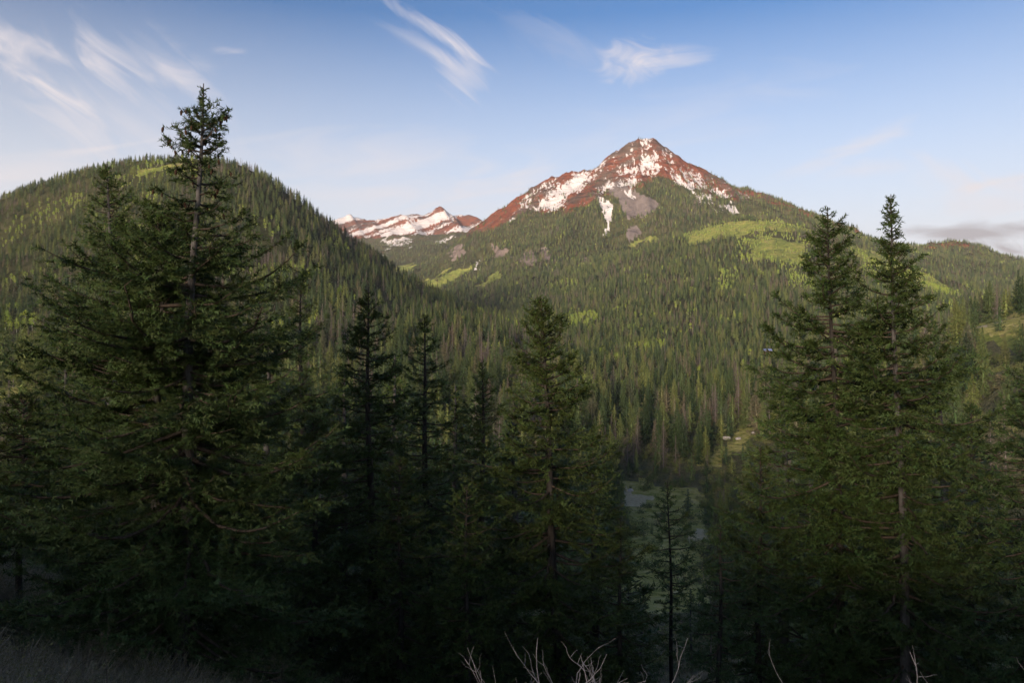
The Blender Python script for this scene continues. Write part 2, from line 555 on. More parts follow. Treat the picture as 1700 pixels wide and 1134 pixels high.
def _solve():
    X = P[:, :2] / SC
    n = len(X)
    D = _k(np.linalg.norm(X[:, None] - X[None], axis=2))
    A = np.zeros((n + 3, n + 3))
    A[:n, :n] = D + np.eye(n) * 2e-4
    A[:n, n:] = np.c_[np.ones(n), X]
    A[n:, :n] = A[:n, n:].T
    return np.linalg.solve(A, np.r_[P[:, 2], 0, 0, 0])


RB = _solve()
PEAK = at(1071, 224, 3300)


def height(x, y):
    shp = np.shape(x)
    x = np.ravel(np.asarray(x, float))
    y = np.ravel(np.asarray(y, float))
    n = len(P)
    out = np.empty(len(x))
    for i in range(0, len(x), 20000):
        q = np.c_[x[i:i + 20000], y[i:i + 20000]] / SC
        D = np.sqrt(np.maximum((q ** 2).sum(1)[:, None] + ((P[:, :2] / SC) ** 2).sum(1)[None] - 2 * q @ (P[:, :2] / SC).T, 0) + 1e-6)
        out[i:i + 20000] = D @ RB[:n] + RB[n] + q @ RB[n + 1:]
    r = np.hypot(x, y)
    # relief: broad swells, then radial spurs and gullies round the peak
    k = np.clip((r - 250) / 1500, 0, 1)
    out += k * 34 * (fbm(x / 420 + 3.1, y / 420, 5, 5) - 0.5)
    out += np.clip((r - 30) / 300, 0, 1) * 5 * (fbm(x / 60, y / 60, 4, 9) - 0.5)
    out += np.clip((r - 4) / 20, 0, 1) * 0.7 * (fbm(x / 5, y / 5, 4, 23) - 0.5)
    dxp, dyp = x - PEAK[0], y - (PEAK[1] + 250)
    rp = np.hypot(dxp, dyp)
    th = np.arctan2(dxp, -dyp)
    w = np.clip((rp - 120) / 400, 0, 1) * np.clip((2300 - rp) / 900, 0, 1)
    out += w * 52 * (fbm(th * 6.5 + 0.35 * fbm(x / 200, y / 200, 3, 4), rp / 900, 4, 31, True) - 0.62)
    wf = np.clip((y - 4400) / 500, 0, 1) * np.clip((6200 - y) / 400, 0, 1)
    out += wf * 115 * (fbm((x + 0.35 * y) / 210, (y - 0.3 * x) / 500, 6, 41, True) - 0.6)
    wp = np.clip((y - 2500) / 300, 0, 1) * np.clip((3700 - y) / 300, 0, 1)
    out += wp * 42 * (fbm(x / 90, y / 90, 6, 51, True) - 0.6)
    return out.reshape(shp)


NOISE_W = 7.0
PL = dict(
    straw=[[(1030, 802), (1075, 798), (1110, 810), (1150, 808), (1180, 828), (1165, 842), (1172, 870), (1150, 905), (1185, 890), (1200, 960), (1180, 1015), (1015, 1015), (1040, 940), (1050, 900), (1040, 850), (1024, 838)],
           [(1158, 768), (1190, 742), (1215, 728), (1232, 706), (1262, 690), (1258, 722), (1225, 748), (1200, 766), (1172, 784)], [(1560, 560), (1640, 535), (1760, 505), (1760, 560), (1640, 560)], [(-60, 644), (60, 640), (90, 654), (40, 662), (-60, 664)]],
    snow=[[(892, 308), (940, 292), (975, 284), (985, 292), (966, 312), (940, 328), (905, 342), (884, 332)],
          [(860, 335), (880, 322), (890, 318), (878, 338), (862, 346)],
          [(1100, 282), (1125, 284), (1150, 300), (1180, 322), (1205, 342), (1215, 352), (1195, 352), (1160, 332), (1120, 306)],
          [(985, 322), (1005, 328), (1015, 345), (1012, 370), (1004, 392), (996, 396), (1006, 362), (994, 345)],
          [(842, 358), (856, 354), (852, 372), (840, 372)],
          [(1068, 252), (1090, 258), (1110, 282), (1090, 290), (1072, 276)], [(1010, 255), (1026, 250), (1020, 262), (1000, 272)],
          [(636, 396), (684, 396), (682, 410), (640, 412)], [(610, 425), (640, 420), (636, 436), (616, 438)], [(720, 398), (760, 390), (745, 402), (724, 408)],
          [(1030, 312), (1046, 318), (1060, 330), (1046, 326)], [(790, 432), (797, 432), (794, 450), (790, 452)], [(1206, 340), (1222, 336), (1222, 354), (1208, 352)]],
    talus=[[(1008, 312), (1034, 305), (1060, 315), (1088, 334), (1089, 352), (1060, 356), (1040, 359), (1024, 338)],
           [(1038, 376), (1062, 372), (1066, 384), (1052, 396), (1036, 398)], [(1024, 300), (1044, 302), (1030, 312), (1012, 314)]],
    cliff=[[(862, 420), (880, 412), (892, 424), (890, 440), (866, 436)], [(815, 412), (840, 410), (846, 426), (820, 424)], [(745, 412), (766, 405), (772, 424), (748, 430)],
           [(900, 410), (914, 408), (912, 430), (898, 430)], [(960, 430), (980, 424), (976, 436)]],
    grass=[[(1130, 394), (1180, 374), (1230, 364), (1290, 366), (1350, 386), (1300, 384), (1250, 386), (1200, 398), (1140, 402)],
           [(1400, 408), (1460, 424), (1540, 456), (1600, 484), (1590, 492), (1520, 470), (1440, 440)],
           [(700, 470), (740, 452), (790, 436), (776, 450), (730, 470), (700, 482)], [(790, 478), (830, 452), (834, 458), (800, 480)], [(650, 446), (690, 438), (680, 452), (655, 460)],
           [(1040, 402), (1090, 392), (1100, 400), (1050, 410)],
           [(1240, 395), (1340, 400), (1340, 440), (1250, 430)],
           [(1560, 560), (1640, 535), (1760, 505), (1760, 600), (1640, 570)],
           [(-60, 644), (60, 640), (90, 654), (40, 662), (-60, 664)],
           [(1036, 806), (1075, 800), (1110, 812), (1150, 810), (1172, 830), (1150, 842), (1160, 862), (1140, 880), (1150, 900), (1100, 905), (1062, 880), (1050, 850), (1030, 838)],
           [(1158, 768), (1190, 742), (1215, 728), (1232, 706), (1262, 690), (1258, 722), (1225, 748), (1200, 766), (1172, 784)],
           [(230, 284), (300, 272), (300, 278), (230, 292)], [(1030, 880), (1100, 895), (1185, 885), (1195, 960), (1180, 1010), (1020, 1010), (1040, 940)]],
    gravel=[[(1038, 812), (1060, 822), (1098, 822), (1098, 830), (1070, 832), (1064, 846), (1036, 842)], [(1120, 890), (1165, 876), (1185, 892), (1150, 906)],
            [(1580, 556), (1640, 535), (1760, 502), (1760, 506), (1640, 541), (1584, 562)], [(1258, 672), (1300, 680), (1300, 690), (1258, 682)], [(940, 930), (985, 926), (980, 940), (945, 944)]],
)
ROCKLINE = [(780, 385), (840, 362), (880, 346), (930, 346), (980, 335), (1010, 312), (1050, 305), (1090, 292), (1130, 296), (1180, 318), (1230, 330), (1260, 325), (1400, 370), (1480, 400), (1560, 405)]


def masks(x, y, z):
    u, v = project(x, y, z)
    r = np.hypot(x, y)
    k = np.where(r < 700, 1.6, 0.5 + np.clip(r / 3000, 0, 1))
    fq = np.where(r < 700, 14.0, 55.0)
    uu = u + k * NOISE_W * (fbm(x / fq, y / fq, 4, 61) - 0.5) * 2
    vv = v + k * NOISE_W * (fbm(x / fq, y / fq, 4, 67) - 0.5) * 2
    near = {'grass': None}
    out = {}
    for key, polys in PL.items():
        m = np.zeros(x.shape)
        for p in polys:
            pa = np.array(p)
            lowest = pa[:, 1].max()
            sel = in_poly(uu, vv, p)
            # each patch belongs to one range of distances only
            if lowest > 780:
                sel &= (r < 520)
            elif lowest > 650:
                sel &= (r < 620)
            elif lowest > 480 and pa[:, 0].min() > 1500:
                sel &= (r < 620) if lowest > 495 else (r > 1500)
            elif pa[:, 0].max() < 340:
                sel &= (r > 900) & (r < 1800)
            else:
                sel &= (r > 1500)
            m = np.maximum(m, sel * (0.60 if key == 'snow' else 1.0))
        out[key] = m
    # crest of the peak and of the far ridge
    rl = np.interp(u, [p[0] for p in ROCKLINE], [p[1] for p in ROCKLINE])
    front_m = (y > 2600) & (y < 4300) & (u > 775) & (u < 1620)
    rock = np.clip((rl + 6 - vv) / 14 * 0.5 + 0.5, 0, 1) * front_m
    far = (y > 4300)
    rock = np.maximum(rock, far * 1.0)
    out['rock'] = rock
    sn = out['snow']
    up = front_m & (vv < rl + 4) & (u > 850) & (u < 1250)
    dxp, dyp = x - PEAK[0], y - (PEAK[1] + 250)
    rp_ = np.hypot(dxp, dyp)
    gul = fbm(np.arctan2(dxp, -dyp) * 6.5 + 0.35 * fbm(x / 200, y / 200, 3, 4), rp_ / 900, 4, 31, True) - 0.62
    ledge = fbm(x / 90, y / 90, 6, 51, True) - 0.6
    sn = np.where(sn > 0, sn - 0.9 * gul - 0.9 * ledge, 0)
    sn = np.maximum(sn, up * np.clip(np.where(u < 980, 0.31, 0.43) - 0.8 * gul - 1.0 * ledge, 0, 0.8))
    fs = 0.92 - 0.8 * np.clip((fbm((x - 2.0 * z) / 130, z / 330 + y / 1500, 4, 71) - 0.50) * 10, 0, 1)
    fs = np.where(z > 760 + 40 * fbm(x / 200, y / 200, 3, 73), fs, 0.12)
    sn = np.where(far, np.maximum(np.where(z > 700, fs, 0), sn), sn)
    out['snow'] = sn
    out['rock'] = np.where(far & (z < 780), 0.35, out['rock'])
    out['brush'] = np.clip((800 - r) / 250, 0, 1)
    return out


def rad_rows():
    r = [1.2]
    while r[-1] < 300:
        r.append(r[-1] * 1.034 + 0.02)
    while r[-1] < 1500:
        r.append(r[-1] + 8)
    while r[-1] < 4000:
        r.append(r[-1] + 12)
    while r[-1] < 7400:
        r.append(r[-1] + 30)
    while r[-1] < 9300:
        r.append(r[-1] + 100)
    return np.array(r)


RR = rad_rows()
AZ = np.radians(np.r_[np.linspace(-180, -48, 60)[:-1], np.linspace(-48, -37, 30)[:-1], np.linspace(-37, 37, 560), np.linspace(37, 48, 30)[1:], np.linspace(48, 180, 60)[1:]])
GA, GR = np.meshgrid(AZ, RR)
GX, GY = GR * np.sin(GA), GR * np.cos(GA)
GZ = height(GX, GY)
MK = masks(GX.ravel(), GY.ravel(), GZ.ravel())
nr, na = GX.shape
idx = np.arange(nr * na).reshape(nr, na)
Q = np.stack([idx[:-1, :-1], idx[:-1, 1:], idx[1:, 1:], idx[1:, :-1]], -1).reshape(-1, 4)[:, ::-1]
cx = (GX.ravel()[Q]).mean(1)
cy = (GY.ravel()[Q]).mean(1)
cr = np.hypot(cx, cy)
axis_x = np.interp(cy, [600, 800, 1200, 2000, 3000, 4200], [200, 60, 0, -106, -385, -730])
reg = np.zeros(len(Q), int)                                   # 0 near ground
reg[(cy > 620) & (cx < axis_x) & (cy < 4300)] = 1            # left hill
reg[(cy > 1000) & (cx >= axis_x) & (cy < 4300)] = 2          # main mountain
reg[(cy >= 4300)] = 3                                         # far ridge
reg[(cy < -900)] = 4
reg[(cr > 7500) & (cy > -900)] = 9
# drop what lies far behind where the coarse back grid has no role: keep all, it is cheap
ALLV = np.stack([GX.ravel(), GY.ravel(), GZ.ravel()], 1)
for rid, nm, lab in ((0, 'ground', 'brushy hillside falling to the wooded valley floor and its meadow'),
                     (1, 'hill', 'rounded forested hill on the left with aspen patches near its top'),
                     (2, 'mountain', 'pointed red rock mountain with snow patches above dark forest'),
                     (3, 'snowy_ridge', 'distant snow covered ridge with red rock ribs in the gap'),
                     (4, 'valley_side', 'ridge behind the viewpoint that shades the valley')):
    q = Q[reg == rid]
    used, inv = np.unique(q, return_inverse=True)
    me = mesh_np(nm, ALLV[used], inv.reshape(-1, 4), [M['terrain']], {k: a[used] for k, a in MK.items()}, smooth=True)
    obj(nm, me, None, lab, None, None, 'structure')

# horizon of the land as seen from the viewpoint, to skip trees that nothing can show
TAN = GZ / GR
CUM = np.maximum.accumulate(TAN, axis=0)


def visible(x, y, ztop, margin=0.012):
    a = np.arctan2(x, y)
    r = np.hypot(x, y)
    ia = np.clip(np.searchsorted(AZ, a), 1, na - 2)
    ir = np.clip(np.searchsorted(RR, r) - 2, 0, nr - 1)
    return ztop / r > CUM[ir, ia] - margin


# ------------------------------------------------------------------ conifers
def unit(a):
    return a / np.maximum(np.linalg.norm(a, axis=-1, keepdims=True), 1e-9)


def tube(path, radii, sides=6):
    """one tapered tube along a path -> verts, quads"""
    path = np.asarray(path, float)
    n = len(path)
    d = unit(np.gradient(path, axis=0))
    ref = np.array([0.0, 0, 1]) if abs(d[0, 2]) < 0.9 else np.array([1.0, 0, 0])
    a = unit(np.cross(d, ref))
    b = np.cross(d, a)
    th = np.arange(sides) / sides * 2 * math.pi
    v = path[:, None] + np.asarray(radii)[:, None, None] * (a[:, None] * np.cos(th)[None, :, None] + b[:, None] * np.sin(th)[None, :, None])
    v = v.reshape(-1, 3)
    i = np.arange((n - 1) * sides).reshape(n - 1, sides)
    j = np.roll(i, -1, axis=1)
    f = np.stack([i, j, j + sides, i + sides], -1).reshape(-1, 4)
    return v, f


class Bag:
    def __init__(self):
        self.v, self.f, self.n = [], [], 0

    def add(self, v, f):
        self.v.append(v)
        self.f.append(np.asarray(f) + self.n)
        self.n += len(v)

    def arrays(self):
        return np.concatenate(self.v), np.concatenate(self.f)


def needles(o, d, n, ln, K, nlen, nwid, rs, spread=0.9):
    """needle sprays: K narrow triangles on every twig piece (origin o, axis d, up n, length ln)"""
    N = len(o)
    d = unit(d)
    b = unit(np.cross(d, n))
    n = np.cross(b, d)
    s = (np.arange(K)[None] + rs.random((N, K))) / K
    side = np.where((np.arange(K) % 2)[None] == 0, 0.0, math.pi) + rs.normal(0, spread, (N, K)) * 0.6
    al = np.radians(rs.uniform(28, 68, (N, K)))
    base = o[:, None] + d[:, None] * (ln[:, None] * s)[..., None]
    nd = d[:, None] * np.cos(al)[..., None] + (b[:, None] * np.cos(side)[..., None] + n[:, None] * np.sin(side)[..., None]) * np.sin(al)[..., None]
    L = nlen * rs.uniform(0.7, 1.25, (N, K))
    tip = base + nd * L[..., None]
    wv = d[:, None] * (nwid * 0.5 * rs.uniform(0.7, 1.3, (N, K)))[..., None]
    tri = np.stack([base - wv, base + wv, tip], 2).reshape(-1, 3)
    tint = np.repeat(np.repeat(rs.random(N), K) * 0.6 + rs.random(N * K) * 0.4, 3)
    return tri, tint


def conifer(seed, H, prof, lean=(0, 0), n_br=130, twig_gap=0.14, spray=0.20, K=10, nlen=0.115, nwid=0.044, trunk_r=None,
            crown_base=0.06, gapy=0.25, top_up=0.8, low_dn=-0.25, sides=8, bend=0.0, limb_sides=4, twig_len=0.40, density=None, spread=1.3):
    """a fir: returns trunk, limbs and needles as arrays.  prof: [(height fraction from the ground, radius)]"""
    rs = np.random.default_rng(seed)
    trunk_r = trunk_r or H * 0.014
    hs_ = np.linspace(0, 1, 26)

    def spine(h):
        h = np.asarray(h, float)
        wob = 0.012 * H * np.sin(h * 7 + seed) * h * (1 - h) * 2
        return np.stack([lean[0] * h + bend * H * h * (1 - h) + wob, lean[1] * h + wob * 0.6, H * h], -1)
    tr = trunk_r * (1 - hs_) ** 0.85 + 0.012
    tr[0] *= 1.35
    tv, tf = tube(spine(hs_), tr, sides)
    ph = np.array([p[0] for p in prof])
    pr = np.array([p[1] for p in prof])
    # branch heights: spacing follows radius so that short top branches sit closer together
    hh = np.linspace(crown_base, 0.992, 600)
    R = np.interp(hh, ph, pr)
    wgt = 1.0 / (0.35 + R / max(pr)) ** 0.6
    if density:
        wgt = wgt * np.interp(hh, [q[0] for q in density], [q[1] for q in density])
    cum = np.cumsum(wgt)
    cum /= cum[-1]
    h = np.interp((np.arange(n_br) + rs.random(n_br)) / n_br, cum, hh)
    az = np.arange(n_br) * 2.39996 + rs.normal(0, 0.5, n_br)
    Rb = np.interp(h, ph, pr) * rs.uniform(0.62, 1.12, n_br)
    Rb = np.where(rs.random(n_br) < gapy * 0.4, Rb * 0.55, Rb)
    el = np.interp(h, [0, 0.35, 0.75, 1.0], [low_dn, 0.0, 0.28, top_up]) + rs.normal(0, 0.12, n_br)
    limbs = Bag()
    O, D, Nn, Ln, Nf = [], [], [], [], []
    for i in range(n_br):
        L = max(Rb[i], 0.12)
        p0 = spine(h[i])
        npt = max(4, int(L / 0.3) + 3)
        t = np.linspace(0, 1, npt)
        out = np.array([math.cos(az[i]), math.sin(az[i]), 0])
        sidev = np.array([-out[1], out[0], 0])
        sag = -0.16 * L * np.sin(t * math.pi * 0.8) * rs.uniform(0.3, 1.3) + 0.12 * L * t ** 3 * rs.uniform(0, 1.6)
        crook = rs.normal(0, 0.06) * L * np.sin(t * math.pi) + rs.normal(0, 0.02 * L, npt) * t
        path = p0 + out * (L * math.cos(el[i]) * t)[:, None] + sidev * crook[:, None]
        path[:, 2] += L * math.sin(el[i]) * t + sag
        br = max(0.008, 0.012 + 0.011 * L) * (1 - t) ** 0.8 + 0.004
        if limb_sides:
            lv, lf = tube(path, br, limb_sides)
            limbs.add(lv, lf)
        seg = np.linalg.norm(np.diff(path, axis=0), axis=1).sum()
        m = max(2, int(seg * 0.86 / twig_gap))
        tt = np.sort(rs.uniform(0.07, 1.0, m))
        bx = np.stack([np.interp(tt, t, path[:, k]) for k in range(3)], 1)
        tdir = unit(np.stack([np.interp(tt, t, np.gradient(path[:, k], t)) for k in range(3)], 1))
        up = np.array([0, 0, 1.0])
        # axis sprays
        O.append(bx)
        D.append(tdir + rs.normal(0, 0.15, (m, 3)))
        Nn.append(np.tile(up, (m, 1)))
        fb = float(np.clip(L / (1.7 * spray), 0.34, 1.0))
        Ln.append(np.full(m, spray * 1.1 * fb))
        Nf.append(np.full(m, fb))
        for sg in (-1, 1):
            tl = (twig_len * L * np.clip(1.12 - tt, 0.1, 1) * np.clip(tt * 2.4, 0.3, 1) + spray * fb) * rs.uniform(0.45, 1.2, m)
            ang = rs.uniform(0.6, 1.15, m)
            sv = unit(np.cross(tdir, up)) * sg
            td = unit(tdir * np.cos(ang)[:, None] + sv * np.sin(ang)[:, None] + np.stack([np.zeros(m), np.zeros(m), rs.normal(-0.10, 0.20, m)], 1))
            k_ = np.maximum(1, np.round(tl / (spray * 0.8))).astype(int)
            rep = np.repeat(np.arange(m), k_)
            off = np.concatenate([np.arange(q) for q in k_])
            pos = bx[rep] + td[rep] * (off * spray * 0.8)[:, None]
            pos[:, 2] -= 0.10 * (off * spray * 0.8) ** 1.4 * rs.uniform(0.3, 1.3, m)[rep]
            O.append(pos)
            D.append(td[rep] + rs.normal(0, 0.22, (len(rep), 3)))
            Nn.append(unit(up + rs.normal(0, 0.25, (len(rep), 3))))
            Ln.append(np.full(len(rep), spray * fb) * rs.uniform(0.7, 1.25, len(rep)))
            Nf.append(np.full(len(rep), fb))
    O, D, Nn, Ln, Nf = (np.concatenate(a) for a in (O, D, Nn, Ln, Nf))
    tri, tint = needles(O, D, Nn, Ln, K, nlen * Nf[:, None], nwid * (0.4 + 0.6 * Nf)[:, None], rs, spread)
    res = {'trunk': (tv, tf), 'crown': (tri, tint), 'spine': spine}
    if limb_sides:
        res['limbs'] = limbs.arrays()
    return res


def conifer_meshes(name, c, leaf, bark, branch):
    tri, tint = c['crown']
    ms = {'trunk': mesh_np(name + '_trunk', *c['trunk'], [bark], smooth=True),
          'crown': mesh_np(name + '_crown', tri, np.arange(len(tri)).reshape(-1, 3), [leaf], {'tint': tint})}
    if 'limbs' in c:
        ms['limbs'] = mesh_np(name + '_limbs', *c['limbs'], [branch], smooth=True)
    return ms


NTRI = 0
FG_SIL = []      # silhouettes (in the photograph) of the near firs, to rank what stands behind


def near_fir(name, label, seed, top, base_u, Y, prof_px, group='firs close in front of the viewpoint', leaf='fir', n_br=120, bark='bark_dark', **kw):
    """a near fir given by the photograph: top pixel, trunk foot column, distance and half widths (v, px)"""
    global NTRI
    tx, _, tz = at(top[0], top[1], Y)
    gx = at(base_u, 1100, Y)[0]
    gz = float(height(np.array([gx]), np.array([Y]))[0]) - 0.15
    H = tz - gz
    prof = [(1.0, 0.05)]
    for v, w in prof_px:
        hz = at(850, v, Y)[2]
        prof.append(((hz - gz) / H, w * Y / F))
    prof = sorted(prof)
    if prof[0][0] > 0:
        prof = [(0.0, prof[0][1] * 0.8)] + prof
    prof = [(a_, b_ * 1.12) for a_, b_ in prof]
    c = conifer(seed, H, prof, lean=(tx - gx, 0), n_br=int(n_br * 1.35), **kw)
    e = empty(name, (gx, Y, gz), label, 'tree', group)
    for part, me in conifer_meshes(name, c, M[leaf], M[bark], M['branch']).items():
        obj(part, me, e, None, None, None, 'stuff' if part == 'limbs' else None)
        NTRI += sum(len(p.vertices) - 2 for p in me.polygons) if False else len(me.polygons)
    FG_SIL.append([(top[0], top[1])] + [(top[0] + w * 0.75 + (base_u - top[0]) * (v - top[1]) / 700, v) for v, w in prof_px] + [(base_u + prof_px[-1][1], 1200), (base_u - prof_px[-1][1], 1200)]
                  + [(top[0] - w * 0.75 + (base_u - top[0]) * (v - top[1]) / 700, v) for v, w in reversed(prof_px)])
    return e, c


# ------------------------------------------------------------------ near firs
A_tree, A_c = near_fir('fir_tree', 'tallest dark fir on the left, its open cone hung top standing against the sky', 101, (338, 138), 296, 20.0,
                       [(155, 5), (180, 10), (195, 17), (208, 44), (240, 58), (258, 50), (275, 34), (300, 68), (330, 88), (380, 86), (430, 126), (470, 185), (540, 215), (620, 215), (700, 225), (800, 250), (900, 265), (1000, 250), (1080, 190), (1130, 120)],
                       bark='bark', n_br=165, trunk_r=0.21, density=[(0, 0.7), (0.5, 1.0), (0.66, 0.8), (0.74, 0.40), (0.84, 0.34), (0.89, 0.75), (1, 0.6)], twig_gap=0.15, K=14, nlen=0.10, nwid=0.033)
near_fir('fir_tree', 'dark fir with a bare grey stem directly left of the tallest fir', 102, (270, 345), 258, 21.5,
         [(380, 40), (430, 95), (480, 140), (560, 170), (660, 190), (760, 220), (860, 240), (960, 230), (1080, 150)], bark='bark', n_br=105, trunk_r=0.16, density=[(0, 0.6), (0.5, 0.9), (1, 1.2)])
near_fir('fir_tree', 'thin open fir with a pale stem left of the tallest fir, before the forested hill', 103, (178, 272), 190, 33.0,
         [(300, 22), (340, 40), (390, 52), (440, 65), (520, 90), (620, 105), (720, 120), (900, 130)], bark='bark', leaf='fir_mid', n_br=95, twig_gap=0.2, K=10, nlen=0.13, nwid=0.045, spray=0.22, density=[(0, 0.5), (0.5, 0.8), (1, 1.2)])
near_fir('fir_tree', 'bushy fir at the lower left edge below the grassy mound', 104, (40, 655), 30, 23.0,
         [(690, 45), (740, 80), (820, 105), (900, 110), (980, 90)], n_br=70, twig_gap=0.17, crown_base=0.3)
near_fir('fir_tree', 'yellowish green fir peeping out right behind the tallest fir', 105, (500, 452), 500, 44.0,
         [(500, 22), (560, 45), (640, 65), (760, 85), (900, 100)], leaf='fir_mid', n_br=85, twig_gap=0.26, K=10, nlen=0.16, nwid=0.055, spray=0.28)
near_fir('fir_tree', 'dark pointed fir between the tallest left fir and the middle firs', 106, (612, 478), 618, 29.0,
         [(500, 14), (540, 30), (580, 46), (620, 56), (680, 78), (760, 98), (860, 115), (980, 125), (1090, 100)], n_br=120, twig_gap=0.17, spray=0.22, K=9, nlen=0.13, nwid=0.05)
near_fir('fir_tree', 'slender fir with visible grey stem, right of the dark pointed fir', 107, (704, 520), 718, 33.0,
         [(550, 16), (600, 34), (660, 48), (740, 66), (840, 84), (960, 100), (1080, 90)], leaf='fir_mid', n_br=105, twig_gap=0.2, spray=0.22, K=9, nlen=0.14, nwid=0.052)
near_fir('fir_tree', 'shorter fir left beside the big middle fir', 108, (800, 597), 806, 34.0,
         [(640, 18), (700, 40), (780, 60), (860, 78), (960, 92), (1080, 90)], leaf='fir_mid', n_br=105, twig_gap=0.2, spray=0.22, K=9, nlen=0.14, nwid=0.052)
near_fir('fir_tree', 'big dense middle fir with a curved top in front of the valley forest', 109, (897, 492), 940, 26.5,
         [(512, 18), (545, 36), (590, 50), (640, 72), (700, 98), (760, 122), (830, 138), (920, 145), (1020, 140), (1100, 110)], n_br=150, twig_gap=0.155, bend=-0.012)
near_fir('fir_tree', 'small thin fir with bare lower stem, before the meadow', 110, (1108, 800), 1118, 37.0,
         [(825, 14), (860, 34), (900, 46), (950, 46), (1000, 30), (1060, 16)], leaf='fir_mid', n_br=52, twig_gap=0.22, spray=0.22, K=10, nlen=0.13, nwid=0.045, crown_base=0.3, trunk_r=0.11)
near_fir('fir_tree', 'broad dark fir on the right with a blunt top, left of the spire topped fir', 111, (1374, 343), 1402, 24.5,
         [(362, 12), (395, 28), (440, 44), (490, 58), (540, 84), (600, 112), (660, 140), (740, 150), (820, 165), (920, 180), (1020, 170), (1100, 130)], n_br=150, twig_gap=0.15, trunk_r=0.16)
near_fir('fir_tree', 'dark fir on the right with a bare thin spire against the sky', 112, (1479, 322), 1506, 23.0,
         [(335, 8), (360, 15), (390, 18), (430, 28), (455, 48), (500, 58), (560, 88), (640, 118), (720, 140), (820, 165), (920, 180), (1020, 180), (1100, 140)], n_br=150, twig_gap=0.15, trunk_r=0.16, bark='bark',
         density=[(0, 0.8), (0.6, 1.0), (0.85, 0.9), (1, 1.1)])
near_fir('fir_tree', 'dark fir cut by the right edge of the view', 113, (1712, 610), 1715, 21.0,
         [(650, 40), (720, 75), (800, 105), (900, 130), (1000, 140), (1080, 120)], n_br=95, twig_gap=0.16)
near_fir('fir_tree', 'lower fir filling the gap right of the spire topped fir', 114, (1612, 668), 1610, 27.0,
         [(700, 22), (760, 50), (840, 75), (940, 95), (1050, 95)], n_br=85, twig_gap=0.18, spray=0.22, K=9, nlen=0.13, nwid=0.05)
near_fir('fir_tree', 'low dark fir under the left side of the broad right fir', 115, (1262, 742), 1258, 28.0,
         [(780, 24), (830, 48), (900, 66), (1000, 80), (1080, 80)], n_br=80, twig_gap=0.18, spray=0.22, K=9, nlen=0.13, nwid=0.05)
near_fir('fir_tree', 'low fir between the thin meadow fir and the right firs', 116, (1196, 872), 1192, 25.0,
         [(905, 22), (960, 45), (1020, 60), (1090, 70)], n_br=60, twig_gap=0.18, spray=0.22, K=9, nlen=0.13, nwid=0.05)
near_fir('fir_tree', 'low bushy fir right below the yellowish green fir', 117, (520, 655), 520, 27.0,
         [(690, 28), (750, 56), (830, 84), (920, 100), (1040, 100)], n_br=85, twig_gap=0.18, spray=0.22, K=9, nlen=0.13, nwid=0.05)
near_fir('fir_tree', 'low fir in the dark between the two middle left firs', 118, (664, 760), 664, 25.0,
         [(800, 28), (860, 56), (940, 80), (1050, 90)], n_br=75, twig_gap=0.18, spray=0.22, K=9, nlen=0.13, nwid=0.05)
near_fir('fir_tree', 'low fir in front of the shorter fir, bottom centre', 119, (775, 805), 775, 24.0,
         [(850, 30), (920, 58), (1000, 78), (1090, 80)], n_br=70, twig_gap=0.18, spray=0.22, K=9, nlen=0.13, nwid=0.05)
near_fir('fir_tree', 'young fir right of the big middle fir at the bottom', 120, (1030, 860), 1030, 27.0,
         [(900, 22), (960, 44), (1040, 62), (1100, 66)], n_br=60, twig_gap=0.2, spray=0.2, K=11, nlen=0.12, nwid=0.042)
print('near fir faces', NTRI)

# more firs further down the slope, filling the dark under the near ones
FILL = []
for k in range(4):
    prof = [(0, 1.3), (0.1, 1.75), (0.3, 1.55), (0.55, 1.05), (0.8, 0.5), (0.95, 0.16), (1.0, 0.05)]
    c = conifer(500 + k, 9.0, prof, n_br=85, twig_gap=0.26, spray=0.27, K=10, nlen=0.17, nwid=0.06, limb_sides=3)
    FILL.append(conifer_meshes('slope_fir_%d' % k, c, M['fir_mid'], M['bark'], M['branch']))
ORD = ['first', 'second', 'third', 'fourth', 'fifth', 'sixth', 'seventh', 'eighth', 'ninth', 'tenth', 'eleventh', 'twelfth', 'thirteenth', 'fourteenth', 'fifteenth', 'sixteenth', 'seventeenth', 'eighteenth', 'nineteenth', 'twentieth']
ORD += ['twenty ' + q for q in ORD[:9]] + ['thirtieth'] + ['thirty ' + q for q in ORD[:9]] + ['fortieth'] + ['forty ' + q for q in ORD[:9]]
spots = []
for k in range(4000):
    Y = rng.uniform(36, 95)
    u = rng.uniform(-20, 1720)
    x = at(u, 900, Y)[0]
    hgt_ = rng.uniform(6, 11.5)
    gz = float(height(np.array([x]), np.array([Y]))[0])
    vt = 600 - F * (gz + hgt_) / Y
    lim = np.interp(u, [0, 450, 700, 980, 1030, 1160, 1190, 1300, 1560, 1700], [740, 640, 770, 830, 950, 960, 850, 760, 740, 660])
    if vt < lim or vt > 1010:
        continue
    if any((x - a) ** 2 + (Y - b) ** 2 < 3.2 ** 2 for a, b, *_ in spots):
        continue
    spots.append((x, Y, gz, hgt_, u))
    if len(spots) == 60:
        break
spots.sort(key=lambda q: q[4])
LAND = [(-50, 150, 'under the thin open fir at the left edge'), (150, 420, 'behind the foot of the tallest fir'), (420, 580, 'behind the low bushy fir right of the tallest fir'), (580, 760, 'behind the dark pointed fir and the slender fir'),
        (760, 1000, 'behind the big middle fir'), (1000, 1200, 'below the meadow'), (1200, 1440, 'behind the broad right fir'), (1440, 1580, 'behind the spire topped fir'), (1580, 1760, 'at the right edge')]
